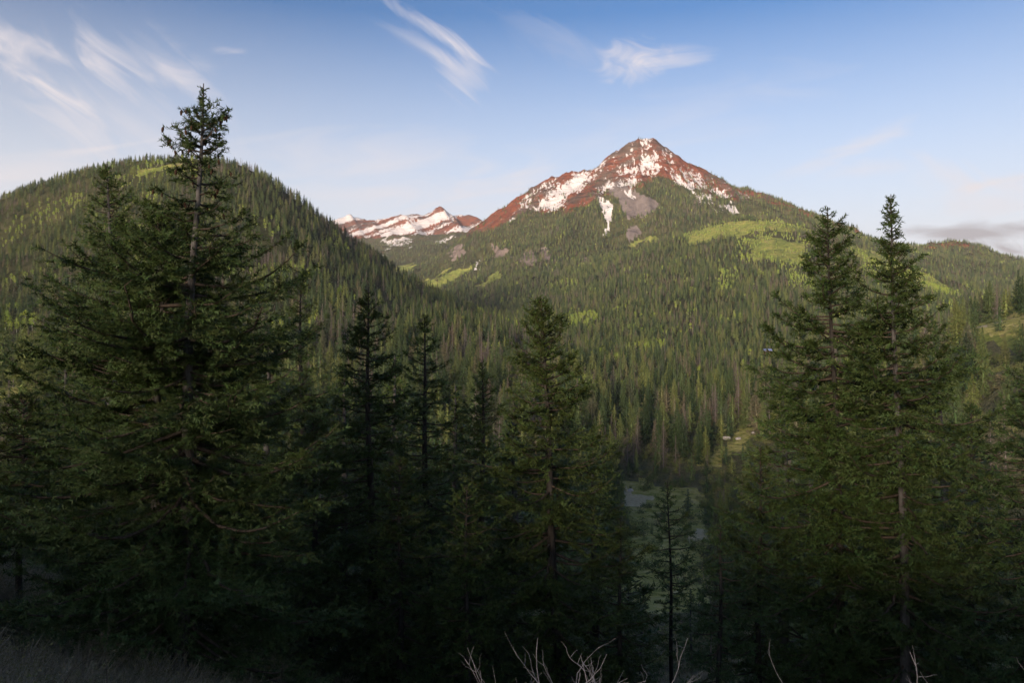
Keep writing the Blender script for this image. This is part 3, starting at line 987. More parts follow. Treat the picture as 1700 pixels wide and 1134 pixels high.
for a_, b_, where in LAND:
    row = [q for q in spots if a_ <= q[4] < b_]
    for j, (x, Y, gz, hgt_, u) in enumerate(row):
        e = empty('slope_fir', (x, Y, gz - 0.1), '%s from left of slope firs %s' % (ORD[j], where) if len(row) > 1 else 'only slope fir ' + where, 'tree', 'smaller firs down the dark near slope')
        e.rotation_euler = (0, 0, rng.uniform(0, 6.28))
        s_ = hgt_ / 9.0
        e.scale = (s_ * rng.uniform(0.95, 1.4),) * 2 + (s_,)
        for part, me in FILL[rng.integers(0, 4)].items():
            obj(part, me, e, None, None, None, 'stuff' if part == 'limbs' else None)
# taller ones that close the gaps between the near firs
for u, v, Y, wide, lab in ((572, 610, 40, 1.3, 'fir closing the gap left of the dark pointed fir'), (655, 590, 42, 1.2, 'fir closing the gap between the dark pointed fir and the slender fir'), (756, 640, 40, 1.3, 'fir closing the gap between the slender fir and the shorter fir'),
                           (852, 690, 38, 1.4, 'fir peeping out left of the big middle fir'), (985, 735, 36, 1.5, 'fir peeping out right of the big middle fir'), (1300, 620, 36, 1.3, 'fir peeping out left of the broad right fir'),
                           (1440, 560, 33, 1.3, 'fir between the broad right fir and the spire topped fir'), (1560, 600, 34, 1.3, 'fir peeping out right of the spire topped fir'), (445, 560, 36, 1.4, 'fir peeping out right of the tallest fir trunk'), (110, 560, 38, 1.4, 'fir left of the thin open fir')):
    x, _, zt = at(u, v, Y)
    gz = float(height(np.array([x]), np.array([float(Y)]))[0]) - 0.1
    e = empty('slope_fir', (x, Y, gz), lab, 'tree', 'smaller firs down the dark near slope')
    s_ = (zt - gz) / 9.0
    e.scale = (s_ * wide, s_ * wide, s_)
    e.rotation_euler = (0, 0, u * 0.7)
    for part, me in FILL[int(u) % 4].items():
        obj(part, me, e, None, None, None, 'stuff' if part == 'limbs' else None)
print('slope firs', len(spots))

# hanging cones in the open top of the tallest fir
cv, cf = tube([(0, 0, 0), (0, 0, -0.02), (0, 0, -0.05), (0, 0, -0.09), (0, 0, -0.125), (0, 0, -0.14)], [0.006, 0.022, 0.03, 0.028, 0.016, 0.004], 7)
cone_mesh = mesh_np('cone', cv, cf, [M['cone']], smooth=True)
tri, _ = A_c['crown']
Hh = tri[:, 2].max()
cand = np.where((tri[:, 2] > Hh * 0.78) & (tri[:, 2] < Hh * 0.985))[0]
sp = A_c['spine'](tri[cand, 2] / Hh)
outer = np.hypot(tri[cand, 0] - sp[:, 0], tri[cand, 1] - sp[:, 1])
cand = cand[outer > 0.22]
for i in rng.choice(cand, 64, replace=False):
    o = obj('cone', cone_mesh, A_tree)
    o.location = tri[i] + np.array([0, 0, -0.01])
    o.rotation_euler = (rng.normal(0, 0.2), rng.normal(0, 0.2), rng.uniform(0, 6))
    s = rng.uniform(0.7, 1.15)
    o.scale = (s, s, s)

# ------------------------------------------------------------------ trees further off
def simple_conifer(seed, H, R, n_br, K, spray, nlen, nwid, gap, limb=0, pw=0.8, tl=0.3, base=0.05):
    prof = [(0, R * 0.7), (0.08, R)] + [(h, R * ((1 - h) / 0.92) ** pw) for h in np.linspace(0.15, 1, 9)]
    return conifer(seed, H, prof, n_br=n_br, K=K, spray=spray, nlen=nlen, nwid=nwid, twig_gap=gap, limb_sides=limb, sides=5, twig_len=tl, crown_base=base, top_up=0.9, spread=2.6, low_dn=-0.35)


def joined(name, c, leaf, bark):
    """far trees: trunk and crown in one small mesh with two materials"""
    tri, tint = c['crown']
    tv, tf = c['trunk']
    tv3 = tv[np.stack([tf[:, 0], tf[:, 1], tf[:, 2], tf[:, 0], tf[:, 2], tf[:, 3]], 1).reshape(-1)]
    v = np.concatenate([tri, tv3])
    f = np.arange(len(v)).reshape(-1, 3)
    fm = np.r_[np.zeros(len(tri) // 3), np.ones(len(tv3) // 3)]
    return mesh_np(name, v, f, [leaf, bark], {'tint': np.r_[tint, np.zeros(len(tv3))]}, fmat=fm)


def core(c, H, R, rs, n=9, fill=0.5):
    """dense inner foliage: a ragged stack of drooping skirts"""
    V, Fc = [], []
    k = 0
    for h in np.linspace(0.08, 0.9, n):
        r = R * fill * ((1 - h) / 0.92) ** 1.05
        m = 9
        th = np.arange(m) / m * 2 * math.pi + rs.random() * 6
        rr = r * rs.uniform(0.6, 1.15, m)
        zt = H * min(h + 1.25 / n, 0.99)
        ring = np.stack([rr * np.cos(th), rr * np.sin(th), np.full(m, H * h) - rs.uniform(0, 0.35, m) * H / n], 1)
        for i in range(m):
            V += [ring[i], ring[(i + 1) % m], (0, 0, zt)]
    V = np.array(V)
    tri, tint = c['crown']
    c['crown'] = (np.concatenate([tri, V]), np.concatenate([tint, np.repeat(rs.random(len(V) // 3), 3)]))
    return c


rs = np.random.default_rng(5)
MIDV, MIDDEAD = [], []
for i in range(6):
    H, R = 20.0, [4.3, 4.8, 5.3, 4.0, 5.6, 4.6][i]
    c = simple_conifer(300 + i, H, R, 130, 6, 0.75, 0.55, 0.19, 0.62, 0, [0.95, 0.85, 1.05, 0.9, 1.1, 0.9][i])
    core(c, H, R, rs, 12, 0.22)
    MIDV.append(conifer_meshes('conifer_%d' % i, c, M['spruce'], M['bark'], M['branch']))
for i in range(3):
    c = simple_conifer(320 + i, 20.0, 3.4, 120, 5, 0.7, 0.55, 0.07, 0.55, 0, 0.85)
    MIDDEAD.append(conifer_meshes('dead_conifer_%d' % i, c, M['dead'], M['dead_wood'], M['dead_wood']))

FARCOL = bpy.data.collections.new('far_tree_kinds')
DEADCOL = bpy.data.collections.new('dead_tree_kinds')
ASPCOL = bpy.data.collections.new('aspen_kinds')
BRUSHCOL = bpy.data.collections.new('brush_kinds')
for i in range(7):
    H, R = 20.0, [4.3, 4.8, 5.4, 3.9, 4.6, 5.8, 4.4][i]
    c = simple_conifer(400 + i, H, R, 52, 4, 1.1, 1.0, 0.45, 1.4, 0, [1.0, 0.9, 1.1, 0.95, 1.05, 1.0, 0.9][i], 0.2)
    core(c, H, R, rs, 9, 0.42)
    FARCOL.objects.link(bpy.data.objects.new('kind_%d' % i, joined('far_conifer_%d' % i, c, M['spruce'], M['bark'])))
for i in range(3):
    c = simple_conifer(430 + i, 20.0, 3.0, 50, 4, 1.1, 0.8, 0.2, 1.4, 0, 0.85, 0.2)
    DEADCOL.objects.link(bpy.data.objects.new('dead_%d' % i, joined('far_dead_%d' % i, c, M['dead'], M['dead_wood'])))


def aspen(seed, H=13.0, R=2.6, n=420, leaf=0.55):
    r_ = np.random.default_rng(seed)
    hs_ = np.linspace(0, 1, 9)
    path = np.stack([0.25 * np.sin(hs_ * 5 + seed), 0.2 * np.cos(hs_ * 4 + seed), H * 0.93 * hs_], 1)
    tv, tf = tube(path, 0.16 * (1 - hs_) ** 0.8 + 0.03, 5)
    bag = Bag()
    bag.add(tv, tf)
    cl = []
    for k in range(14):
        h = r_.uniform(0.38, 0.95)
        a = r_.uniform(0, 6.28)
        d = R * (1 - abs(h - 0.6) * 1.4) * r_.uniform(0.3, 0.85)
        q = np.array([d * math.cos(a), d * math.sin(a), H * h])
        cl.append(q)
        b0 = np.array([0, 0, H * (h - 0.12)])
        bv, bf = tube(np.stack([b0 + (q - b0) * t_ for t_ in (0, 0.5, 1)]), [0.05, 0.035, 0.015], 3)
        bag.add(bv, bf)
    cl = np.array(cl)
    c0 = cl[r_.integers(0, len(cl), n)] + r_.normal(0, 1, (n, 3)) * np.array([0.75, 0.75, 0.8])
    e1 = unit(r_.normal(0, 1, (n, 3)))
    e2 = unit(np.cross(e1, r_.normal(0, 1, (n, 3))))
    sz = leaf * r_.uniform(0.6, 1.3, (n, 1))
    tri = np.stack([c0 - e1 * sz * 0.5, c0 + e1 * sz * 0.5, c0 + e2 * sz], 1).reshape(-1, 3)
    return {'trunk': bag.arrays(), 'crown': (tri, np.repeat(r_.random(n), 3))}


for i in range(4):
    ASPCOL.objects.link(bpy.data.objects.new('aspen_%d' % i, joined('far_aspen_%d' % i, aspen(50 + i), M['aspen'], M['aspen_bark'])))
ASPM = []
for i in range(2):
    a = aspen(60 + i, 12, 2.6, 900, 0.4)
    ASPM.append(conifer_meshes('aspen_%d' % i, a, M['aspen'], M['aspen_bark'], M['aspen_bark']))


def scatter(name, pts, sxy, sz, rot, pick, coll, label):
    me = bpy.data.meshes.new(name)
    me.vertices.add(len(pts))
    me.vertices.foreach_set('co', np.asarray(pts, np.float32).ravel())
    for an, tp, av in (('sxy', 'FLOAT', sxy), ('sz', 'FLOAT', sz), ('rot', 'FLOAT', rot), ('pick', 'INT', pick)):
        a = me.attributes.new(an, tp, 'POINT')
        a.data.foreach_set('value', np.asarray(av, np.int32 if tp == 'INT' else np.float32))
    o = obj(name, me, None, label, None, None, 'stuff')
    g = bpy.data.node_groups.new(name, 'GeometryNodeTree')
    g.interface.new_socket('Geometry', in_out='INPUT', socket_type='NodeSocketGeometry')
    g.interface.new_socket('Geometry', in_out='OUTPUT', socket_type='NodeSocketGeometry')
    N, L = g.nodes, g.links
    gi, go = N.new('NodeGroupInput'), N.new('NodeGroupOutput')
    ip = N.new('GeometryNodeInstanceOnPoints')
    ci = N.new('GeometryNodeCollectionInfo')
    ci.inputs['Collection'].default_value = coll
    ci.inputs['Separate Children'].default_value = True
    ci.inputs['Reset Children'].default_value = True

    def na_(nm, tp='FLOAT'):
        n = N.new('GeometryNodeInputNamedAttribute')
        n.data_type = tp
        n.inputs['Name'].default_value = nm
        return [s for s in n.outputs if s.enabled][0]
    cs, cr_ = N.new('ShaderNodeCombineXYZ'), N.new('ShaderNodeCombineXYZ')
    a = na_('sxy')
    L.new(a, cs.inputs[0])
    L.new(a, cs.inputs[1])
    L.new(na_('sz'), cs.inputs[2])
    L.new(na_('rot'), cr_.inputs[2])
    L.new(gi.outputs[0], ip.inputs['Points'])
    L.new(ci.outputs[0], ip.inputs['Instance'])
    ip.inputs['Pick Instance'].default_value = True
    L.new(na_('pick', 'INT'), ip.inputs['Instance Index'])
    L.new(cr_.outputs[0], ip.inputs['Rotation'])
    L.new(cs.outputs[0], ip.inputs['Scale'])
    L.new(ip.outputs[0], go.inputs[0])
    md = o.modifiers.new('scatter', 'NODES')
    md.node_group = g
    return o


def jitter_grid(y0, y1, step, wide=0.70):
    X, Yy = [], []
    for y in np.arange(y0, y1, step):
        xs = np.arange(-wide * y - 30, wide * y + 30, step)
        X.append(xs + rng.uniform(-0.5, 0.5, len(xs)) * step)
        Yy.append(y + rng.uniform(-0.5, 0.5, len(xs)) * step)
    return np.concatenate(X), np.concatenate(Yy)


def ground_hit(u, v, y0=150.0, y1=5000.0):
    """where the sight line through a pixel first meets the land"""
    ys = np.linspace(y0, y1, 3000)
    a_, b_ = ray(u, v)
    hz = height(a_ * ys, ys)
    k = np.argmax(hz > b_ * ys)
    return np.array([a_ * ys[k], ys[k], hz[k]])


CABIN = ground_hit(1274, 588)
ASPEN_PX = [[(1220, 392), (1250, 380), (1345, 395), (1345, 445), (1290, 450), (1230, 430)], [(1190, 450), (1228, 445), (1226, 480), (1196, 485)], [(1300, 440), (1350, 430), (1350, 490), (1310, 480)],
            [(1130, 396), (1190, 372), (1290, 364), (1345, 384), (1290, 380), (1200, 392), (1140, 402)], [(1420, 420), (1540, 455), (1600, 488), (1570, 490), (1430, 460)],
            [(0, 385), (60, 345), (135, 322), (150, 340), (70, 375), (0, 415)], [(190, 300), (250, 275), (330, 265), (340, 300), (270, 300), (200, 318)], [(235, 330), (260, 318), (265, 340), (240, 345)],
            [(0, 540), (25, 530), (66, 540), (60, 560), (0, 560)], [(940, 530), (990, 525), (985, 545), (945, 545)], [(1070, 575), (1110, 570), (1110, 590), (1070, 590)], [(790, 585), (830, 580), (825, 600), (790, 600)]]
SPARSE = [[(640, 430), (720, 425), (800, 415), (800, 480), (720, 490), (650, 460)]]

TX, TY = [], []
for a_, b_, st in ((95, 260, 11.0), (260, 700, 9.6), (700, 1700, 8.0), (1700, 3700, 9.0), (3700, 5000, 13.0)):
    x_, y_ = jitter_grid(a_, b_, st)
    TX.append(x_)
    TY.append(y_)
TX, TY = np.concatenate(TX), np.concatenate(TY)
pu = 850 + F * TX / TY
ok = (pu > -90) & (pu < 1790)
TX, TY = TX[ok], TY[ok]
TZ = height(TX, TY)
ok = visible(TX, TY, TZ + 16)
TX, TY, TZ = TX[ok], TY[ok], TZ[ok]
TM = masks(TX, TY, TZ)
U, V = project(TX, TY, TZ)
R_ = np.hypot(TX, TY)
clump = fbm(TX / 45, TY / 45, 3, 81)
clump2 = fbm(TX / 160, TY / 160, 3, 83)
keep = 1.0 - 0.5 * (clump < 0.37) - 0.25 * (clump2 < 0.37)
keep = np.where(TM['grass'] > 0.5, np.where(clump > 0.52, 0.45, 0.10), keep)
keep = np.where(in_poly(U, V, [(1560, 600), (1640, 545), (1760, 520), (1760, 660), (1560, 640)]) & (R_ > 330) & (R_ < 540), keep * 0.3, keep)
keep = np.where(TM['snow'] > 0.6, 0.10, keep)
keep = np.where(TM['talus'] > 0.5, 0.06, keep)
keep = np.where(TM['straw'] > 0.5, np.where(clump > 0.55, 0.3, 0.05), keep)
keep = np.where(TM['cliff'] > 0.5, 0.42 * (clump > 0.45), keep)
keep = np.where(TM['gravel'] > 0.5, 0.0, keep)
clump3 = fbm(TX / 38, TY / 120, 3, 85)
peaky = (TM['rock'] > 0.5) & (TY < 4300)
keep = np.where(peaky, keep * np.clip(0.2 + (clump3 - 0.46) * 6, 0.12, 0.95), keep)
keep = np.where(peaky & (U > 1100), np.maximum(keep, np.clip(0.3 + (clump3 - 0.45) * 5, 0.25, 0.95)), keep)
keep = np.where(peaky & (U > 1225), np.maximum(keep, 0.85), keep)
keep = np.where(peaky & (U < 1110), keep * 0.45, keep)
keep = np.where(peaky & (TZ > 740), keep * 0.25, keep)
keep = np.where(peaky & (TZ > 830), 0, keep)
keep = np.where((TM['snow'] > 0.5) & (TY < 4300), np.where(clump3 > 0.55, 0.3, 0.05), keep)
keep = np.where((TY > 4300), np.where(TZ > 770, 0.02, 0.45), keep)
keep = np.where((TY > 2900) & (U < 830) & (TY < 4300), keep * 0.55, keep)
keep = np.where((TY < 260), 0.62 * keep, keep)
for p in SPARSE:
    keep = np.where(in_poly(U, V, p), keep * 0.45, keep)
asp_zone = np.zeros(len(TX), bool)
for p in ASPEN_PX:
    asp_zone |= in_poly(U, V, p)
keep = np.where(asp_zone & (R_ > 700) & (TM['snow'] < 0.4) & (clump > 0.40), np.maximum(keep, 0.8), keep)
keep = np.where((np.abs(TX - CABIN[0] * TY / CABIN[1]) < 7) & (TY > CABIN[1] - 75) & (TY < CABIN[1] + 8), 0, keep)
keep = np.where((R_ < 300) & (U > 1005) & (U < 1185), 0.5 * keep, keep)
ok = rng.random(len(TX)) < keep
TX, TY, TZ, U, V, R_, clump, clump2 = (a[ok] for a in (TX, TY, TZ, U, V, R_, clump, clump2))
TM = {k: a[ok] for k, a in TM.items()}
n = len(TX)
wu = U + 14 * (fbm(TX / 40, TY / 40, 3, 91) - 0.5)
wv = V + 14 * (fbm(TX / 40, TY / 40, 3, 93) - 0.5)
is_asp = np.zeros(n, bool)
for p in ASPEN_PX:
    is_asp |= in_poly(wu, wv, p)
is_asp = (is_asp & (rng.random(n) < 0.8) & (R_ > 450)) | ((R_ > 560) & (rng.random(n) < 0.006 + 0.4 * np.clip((fbm(TX / 60, TY / 60, 3, 121) - 0.65) * 9, 0, 1)))
p_dead = 0.05 + 0.40 * np.clip((fbm(TX / 70, TY / 70, 3, 95) - 0.57) * 8, 0, 1)
p_dead = np.where(in_poly(U, V, [(730, 590), (880, 580), (880, 640), (740, 640)]), 0.5, p_dead)
p_dead = np.where(in_poly(U, V, [(1105, 690), (1160, 690), (1160, 740), (1105, 740)]), 0.35, p_dead)
is_asp |= (TM['grass'] > 0.5) & (R_ > 1500) & (rng.random(n) < 0.6)
is_dead = (~is_asp) & (rng.random(n) < p_dead)
hgt = (0.42 + 0.72 * rng.random(n) ** 0.8) * (0.62 + 0.8 * fbm(TX / 55, TY / 55, 3, 131)) * np.where(R_ < 700, 1.32, 0.84)
hgt *= np.where((TM['rock'] > 0.3) & (TY > 2600), np.where(TZ > 700, 0.6, 0.85), np.where(TY > 2400, 1.05, 1.0))
small = (R_ < 480) & in_poly(U, V, [(1020, 785), (1165, 775), (1215, 745), (1270, 690), (1300, 700), (1300, 900), (1000, 900)])
hgt = np.where(small, hgt * rng.uniform(0.22, 0.6, n), hgt)
hgt = np.where(R_ < 200, hgt * 0.62, hgt)
hgt = np.where((R_ < 300) & (U > 1005) & (U < 1185), rng.uniform(0.10, 0.30, n), hgt)
hgt = np.where((R_ > 900) & (U < 600), hgt * 0.84, hgt)
hgt = np.where((TM['grass'] > 0.5) & (R_ > 700), hgt * rng.uniform(0.35, 0.9, n), hgt)
wid = hgt ** 0.75 * rng.uniform(0.8, 1.15, n)
rot = rng.uniform(0, 6.283, n)

# the 300 that show largest become things of their own
TAN_TOP = project(TX, TY, TZ + 20 * hgt)[1]
hidden = np.zeros(n, bool)
for p in FG_SIL:
    hidden |= in_poly(U, TAN_TOP + 8, p) & in_poly(U, V - (V - TAN_TOP) * 0.35, p)
hidden |= (U < -5) | (U > 1705) | (TAN_TOP > 1080)
size_px = (V - TAN_TOP)
score = np.where(hidden | is_asp, 0, size_px)
single = np.zeros(n, bool)
single[np.argsort(-score)[:290]] = True
single &= score > 0


GAPS = [(-10, 130, 'left of the thin open fir'), (130, 420, 'behind the tallest fir'), (420, 560, 'right of the tallest fir'), (560, 660, 'behind the dark pointed fir'), (660, 750, 'behind the slender fir'),
        (750, 850, 'behind the shorter middle fir'), (850, 960, 'behind the big middle fir'), (960, 1080, 'right of the big middle fir'), (1080, 1180, 'beyond the meadow'), (1180, 1290, 'left of the broad right fir'),
        (1290, 1440, 'behind the broad right fir'), (1440, 1560, 'behind the spire topped fir'), (1560, 1720, 'near the right edge')]
CELLS = {}
for i in np.where(single)[0]:
    g = [k for k, q in enumerate(GAPS) if q[0] <= U[i] < q[1]]
    d_ = 0 if R_[i] < 260 else 1 if R_[i] < 400 else 2 if R_[i] < 520 else 3
    CELLS.setdefault((g[0] if g else 12, d_, bool(is_dead[i])), []).append(i)
LAYER = ['near slope', 'valley floor', 'farther valley', 'distant valley']
LABEL = {}
for (g, d_, dead), row in CELLS.items():
    row.sort(key=lambda q: U[q])
    for j, i in enumerate(row):
        kind_ = ('dead grey' if dead else 'green') + ' ' + LAYER[d_] + ' conifer'
        LABEL[i] = ('%s from left of the %ss %s' % (ORD[j], kind_, GAPS[g][2])) if len(row) > 1 else 'only %s %s' % (kind_, GAPS[g][2])
for i in np.where(single)[0]:
    dead = bool(is_dead[i])
    lab, grp = LABEL[i], ('dead' if dead else 'green') + ' conifers in the valley'
    e = empty('dead_conifer' if dead else 'conifer', (TX[i], TY[i], TZ[i] - 0.2), lab, 'tree', grp)
    e.rotation_euler = (0, 0, rot[i])
    e.scale = (wid[i], wid[i], hgt[i])
    for part, me in (MIDDEAD[i % 3] if dead else MIDV[i % 6]).items():
        obj(part, me, e)

rest = ~single
for sel, nm, coll, nk, lab in ((rest & ~is_asp & ~is_dead, 'conifer_forest', FARCOL, 7, 'dense dark green conifer forest over the valley, hill and mountain slopes'),
                               (rest & is_dead, 'dead_conifers', DEADCOL, 3, 'grey and rusty dead conifers scattered through the forest'),
                               (rest & is_asp, 'aspen_groves', ASPCOL, 4, 'bright green aspen groves on the hill and mountain shoulder')):
    ii = np.where(sel)[0]
    scatter(nm, np.stack([TX, TY, TZ - 0.3], 1)[ii], wid[ii], hgt[ii], rot[ii], rng.integers(0, nk, len(ii)), coll, lab)
    print(nm, len(ii))

# ------------------------------------------------------------------ low bushes on the valley floor
BUSHCOL = bpy.data.collections.new('bush_kinds')
M['bush'] = mat_foliage('bush_leaves', [(0.0, (0.07, 0.10, 0.035)), (0.4, (0.12, 0.155, 0.05)), (0.7, (0.19, 0.22, 0.07)), (1.0, (0.20, 0.18, 0.11))], 0.6)
for i in range(4):
    r_ = np.random.default_rng(900 + i)
    m_ = 240
    cl = r_.normal(0, 1, (9, 3)) * np.array([0.8, 0.8, 0.35]) + np.array([0, 0, 0.8])
    c0 = cl[r_.integers(0, 9, m_)] + r_.normal(0, 0.36, (m_, 3))
    c0[:, 2] = np.abs(c0[:, 2])
    e1, e2 = r_.normal(0, 0.16, (m_, 3)), r_.normal(0, 0.16, (m_, 3))
    v = np.stack([c0, c0 + e1, c0 + e2], 1).reshape(-1, 3)
    BUSHCOL.objects.link(bpy.data.objects.new('bush_%d' % i, mesh_np('bush_%d' % i, v, np.arange(len(v)).reshape(-1, 3), [M['bush']], {'tint': np.repeat(r_.random(m_), 3)})))
q = 16000
by = np.sqrt(rng.uniform(60 ** 2, 620 ** 2, q))
bx = rng.uniform(-0.7, 0.7, q) * by
bz = height(bx, by)
bm_ = masks(bx, by, bz)
pk = np.where(bm_['straw'] > 0.5, 0.5, 1.0) * np.where(bm_['gravel'] > 0.5, 0.0, 1.0) * (fbm(bx / 18, by / 18, 3, 111) > 0.42)
ok = (rng.random(q) < pk) & visible(bx, by, bz + 2)
bx, by, bz = bx[ok], by[ok], bz[ok]
s = rng.uniform(0.5, 1.5, len(bx)) * np.where(by < 200, 0.75, 1.15)
scatter('bushes', np.stack([bx, by, bz - 0.1], 1), s, s * rng.uniform(0.7, 1.3, len(bx)), rng.uniform(0, 6.28, len(bx)), rng.integers(0, 4, len(bx)), BUSHCOL, 'low dull green bushes over the slope and valley floor')

# ------------------------------------------------------------------ brush on the near slope
def tuft(seed, n=70, h=0.6, spread=0.5):
    r_ = np.random.default_rng(seed)
    a = r_.uniform(0, 6.28, n)
    q = r_.uniform(0, 0.25, n)
    b = np.stack([q * np.cos(a), q * np.sin(a), np.zeros(n)], 1)
    tip = b + np.stack([np.cos(a) * r_.uniform(0.1, spread, n), np.sin(a) * r_.uniform(0.1, spread, n), h * r_.uniform(0.4, 1.1, n)], 1)
    w = unit(np.cross(tip - b, r_.normal(0, 1, (n, 3)))) * r_.uniform(0.003, 0.008, (n, 1))
    tri = np.stack([b - w, b + w, tip], 1).reshape(-1, 3)
    k = n * 3
    c0 = tip[r_.integers(0, n, k)] * r_.uniform(0.5, 1.0, (k, 1))
    e1 = r_.normal(0, 0.014, (k, 3))
    e2 = r_.normal(0, 0.024, (k, 3))
    lf = np.stack([c0, c0 + e1, c0 + e2], 1).reshape(-1, 3)
    return np.concatenate([tri, lf]), np.r_[np.zeros(n), np.ones(k)]


t = NT('dry_brush_stems')
oi = t.node('ShaderNodeObjectInfo').outputs['Random']
M['brush_stem'] = t.finish(t.ramp(oi, [(0, (0.20, 0.18, 0.14)), (0.5, (0.34, 0.31, 0.26)), (1, (0.42, 0.37, 0.28))]), 0.9, 0.1)
t = NT('brush_leaves')
oi = t.node('ShaderNodeObjectInfo').outputs['Random']
M['brush_leaf'] = t.finish(t.ramp(oi, [(0, (0.10, 0.12, 0.04)), (0.5, (0.18, 0.18, 0.09)), (1, (0.20, 0.20, 0.14))]), 0.8, 0.1)
for i in range(4):
    v, fm = tuft(70 + i)
    me = mesh_np('brush_%d' % i, v, np.arange(len(v)).reshape(-1, 3), [M['brush_stem'], M['brush_leaf']], fmat=fm)
    BRUSHCOL.objects.link(bpy.data.objects.new('brush_%d' % i, me))
bx, by = [], []
for _ in range(26000):
    y = 5 * (150 / 5.0) ** rng.random()
    bx.append(rng.uniform(-0.72, 0.72) * y)
    by.append(y)
bx, by = np.array(bx), np.array(by)
ok = fbm(bx / 3, by / 3, 3, 99) > 0.42
bx, by = bx[ok], by[ok]
bz = height(bx, by)
s = rng.uniform(0.5, 1.3, len(bx)) * np.clip(0.45 + by / 35, 0, 1) * (1 + by / 120)
scatter('brush', np.stack([bx, by, bz - 0.03], 1), s, s * rng.uniform(0.6, 1.1, len(bx)), rng.uniform(0, 6.28, len(bx)), rng.integers(0, 4, len(bx)), BRUSHCOL, 'dry grass and low brush covering the near slope')


# ------------------------------------------------------------------ bare shrubs and snags
def bare_shrub(name, label, seed, u, v_top, Y, n_stem, spread, mat='twig', group='bare grey shrubs at the bottom edge'):
    r_ = np.random.default_rng(seed)
    x0, _, zt = at(u, v_top, Y)
    gz = float(height(np.array([x0]), np.array([Y]))[0]) - 0.05
    H = zt - gz
    e = empty(name, (x0, Y, gz), label, 'shrub', group)

    def grow(p, d, L, r, depth, bag):
        npt = 6
        pts, q = [p], p.copy()
        dd = d.copy()
        for k in range(npt - 1):
            dd = unit(dd + r_.normal(0, 0.17, 3) + np.array([0, 0, 0.06]))
            q = q + dd * L / (npt - 1)
            pts.append(q.copy())
        bag.add(*tube(pts, np.linspace(r, r * 0.45, npt), 4))
        if depth > 0:
            for k in range(r_.integers(2, 4)):
                j = r_.integers(2, npt)
                nd = unit(dd + r_.normal(0, 0.62, 3))
                grow(pts[j], nd, L * r_.uniform(0.35, 0.6), r * 0.55, depth - 1, bag)
    bags = []
    for k in range(n_stem):
        bag = Bag()
        d = unit(np.array([r_.normal(0, spread), r_.normal(0, spread), 1.0]))
        grow(np.array([r_.normal(0, 0.08), r_.normal(0, 0.08), 0.0]), d, H * (1.0 if k == 0 else r_.uniform(0.6, 0.95)) * 0.8, 0.006 + 0.002 * H, 3, bag)
        bags.append(bag.arrays())
    f_ = H / max(b[0][:, 2].max() for b in bags)
    for v_, q_ in bags:
        obj('stem', mesh_np('stem', v_ * f_, q_, [M[mat]], smooth=True), e)
    return e


bare_shrub('bare_shrub', 'pale bare branching shrub at the bottom edge left of the big middle fir foot', 1, 806, 1058, 6.0, 5, 0.3)
bare_shrub('bare_shrub', 'low pale bare shrub at the bottom edge beneath the shorter fir', 2, 868, 1082, 5.6, 8, 0.45)
bare_shrub('bare_shrub', 'bare leafless shrub at the bottom edge under the big middle fir', 3, 935, 1080, 6.2, 7, 0.4)
bare_shrub('bare_shrub', 'forked bare twigs at the bottom edge under the broad right fir', 4, 1450, 1072, 6.0, 4, 0.28)
bare_shrub('bare_shrub', 'faint bare shrub at the bottom under the spire topped fir', 5, 1585, 1100, 6.2, 4, 0.4)
bare_shrub('bare_shrub', 'bare dark shrub at the bottom left corner beside the tallest fir foot', 6, 100, 1040, 9.0, 5, 0.4, 'branch')
bare_shrub('bare_shrub', 'dead twiggy shrub right of the foot of the tallest fir', 7, 470, 1060, 11.0, 4, 0.45, 'branch')
bare_shrub('bare_shrub', 'low bare shrub at the bottom right corner', 8, 1675, 1095, 6.0, 4, 0.4)

# leafy little bushes in the dry grass of the lower left corner
def leafy_bush(label, u, v, Y, size, seed):
    r_ = np.random.default_rng(seed)
    x0, _, zt = at(u, v, Y)
    gz = float(height(np.array([x0]), np.array([float(Y)]))[0]) - 0.05
    e = empty('leafy_bush', (x0, Y, gz), label, 'bush', 'leafy bushes in the lower left grass')
    bag = Bag()
    tips = []
    for k in range(14):
        a = r_.uniform(0, 6.28)
        tip = np.array([math.cos(a) * r_.uniform(0.1, 0.55), math.sin(a) * r_.uniform(0.1, 0.55), r_.uniform(0.5, 1.0)]) * size
        mid = tip * np.array([0.35, 0.35, 0.55])
        bag.add(*tube([np.zeros(3), mid, tip], [0.012, 0.009, 0.004], 4))
        tips += [tip, mid + (tip - mid) * 0.5, mid + (tip - mid) * 0.75]
    obj('stems', mesh_np('stems', *bag.arrays(), [M['branch']], smooth=True), e, None, None, None, 'stuff')
    tips = np.array(tips)
    m_ = 420
    c0 = tips[r_.integers(0, len(tips), m_)] + r_.normal(0, 0.07 * size, (m_, 3))
    v_ = np.stack([c0, c0 + r_.normal(0, 0.022, (m_, 3)), c0 + r_.normal(0, 0.03, (m_, 3))], 1).reshape(-1, 3)
    obj('leaves', mesh_np('leaves', v_, np.arange(len(v_)).reshape(-1, 3), [M['bush']], {'tint': np.repeat(r_.random(m_), 3)}), e, None, None, None, 'stuff')


leafy_bush('leafy bush in dry grass at the left edge of the bottom', 25, 1040, 11.0, 0.8, 1)
leafy_bush('small leafy bush second from the left bottom corner', 95, 1075, 10.0, 0.65, 2)
leafy_bush('leafy bush left of the foot of the tallest fir', 170, 1060, 13.0, 0.8, 3)
leafy_bush('low leafy bush right of the foot of the tallest fir', 400, 1100, 14.0, 0.8, 4)

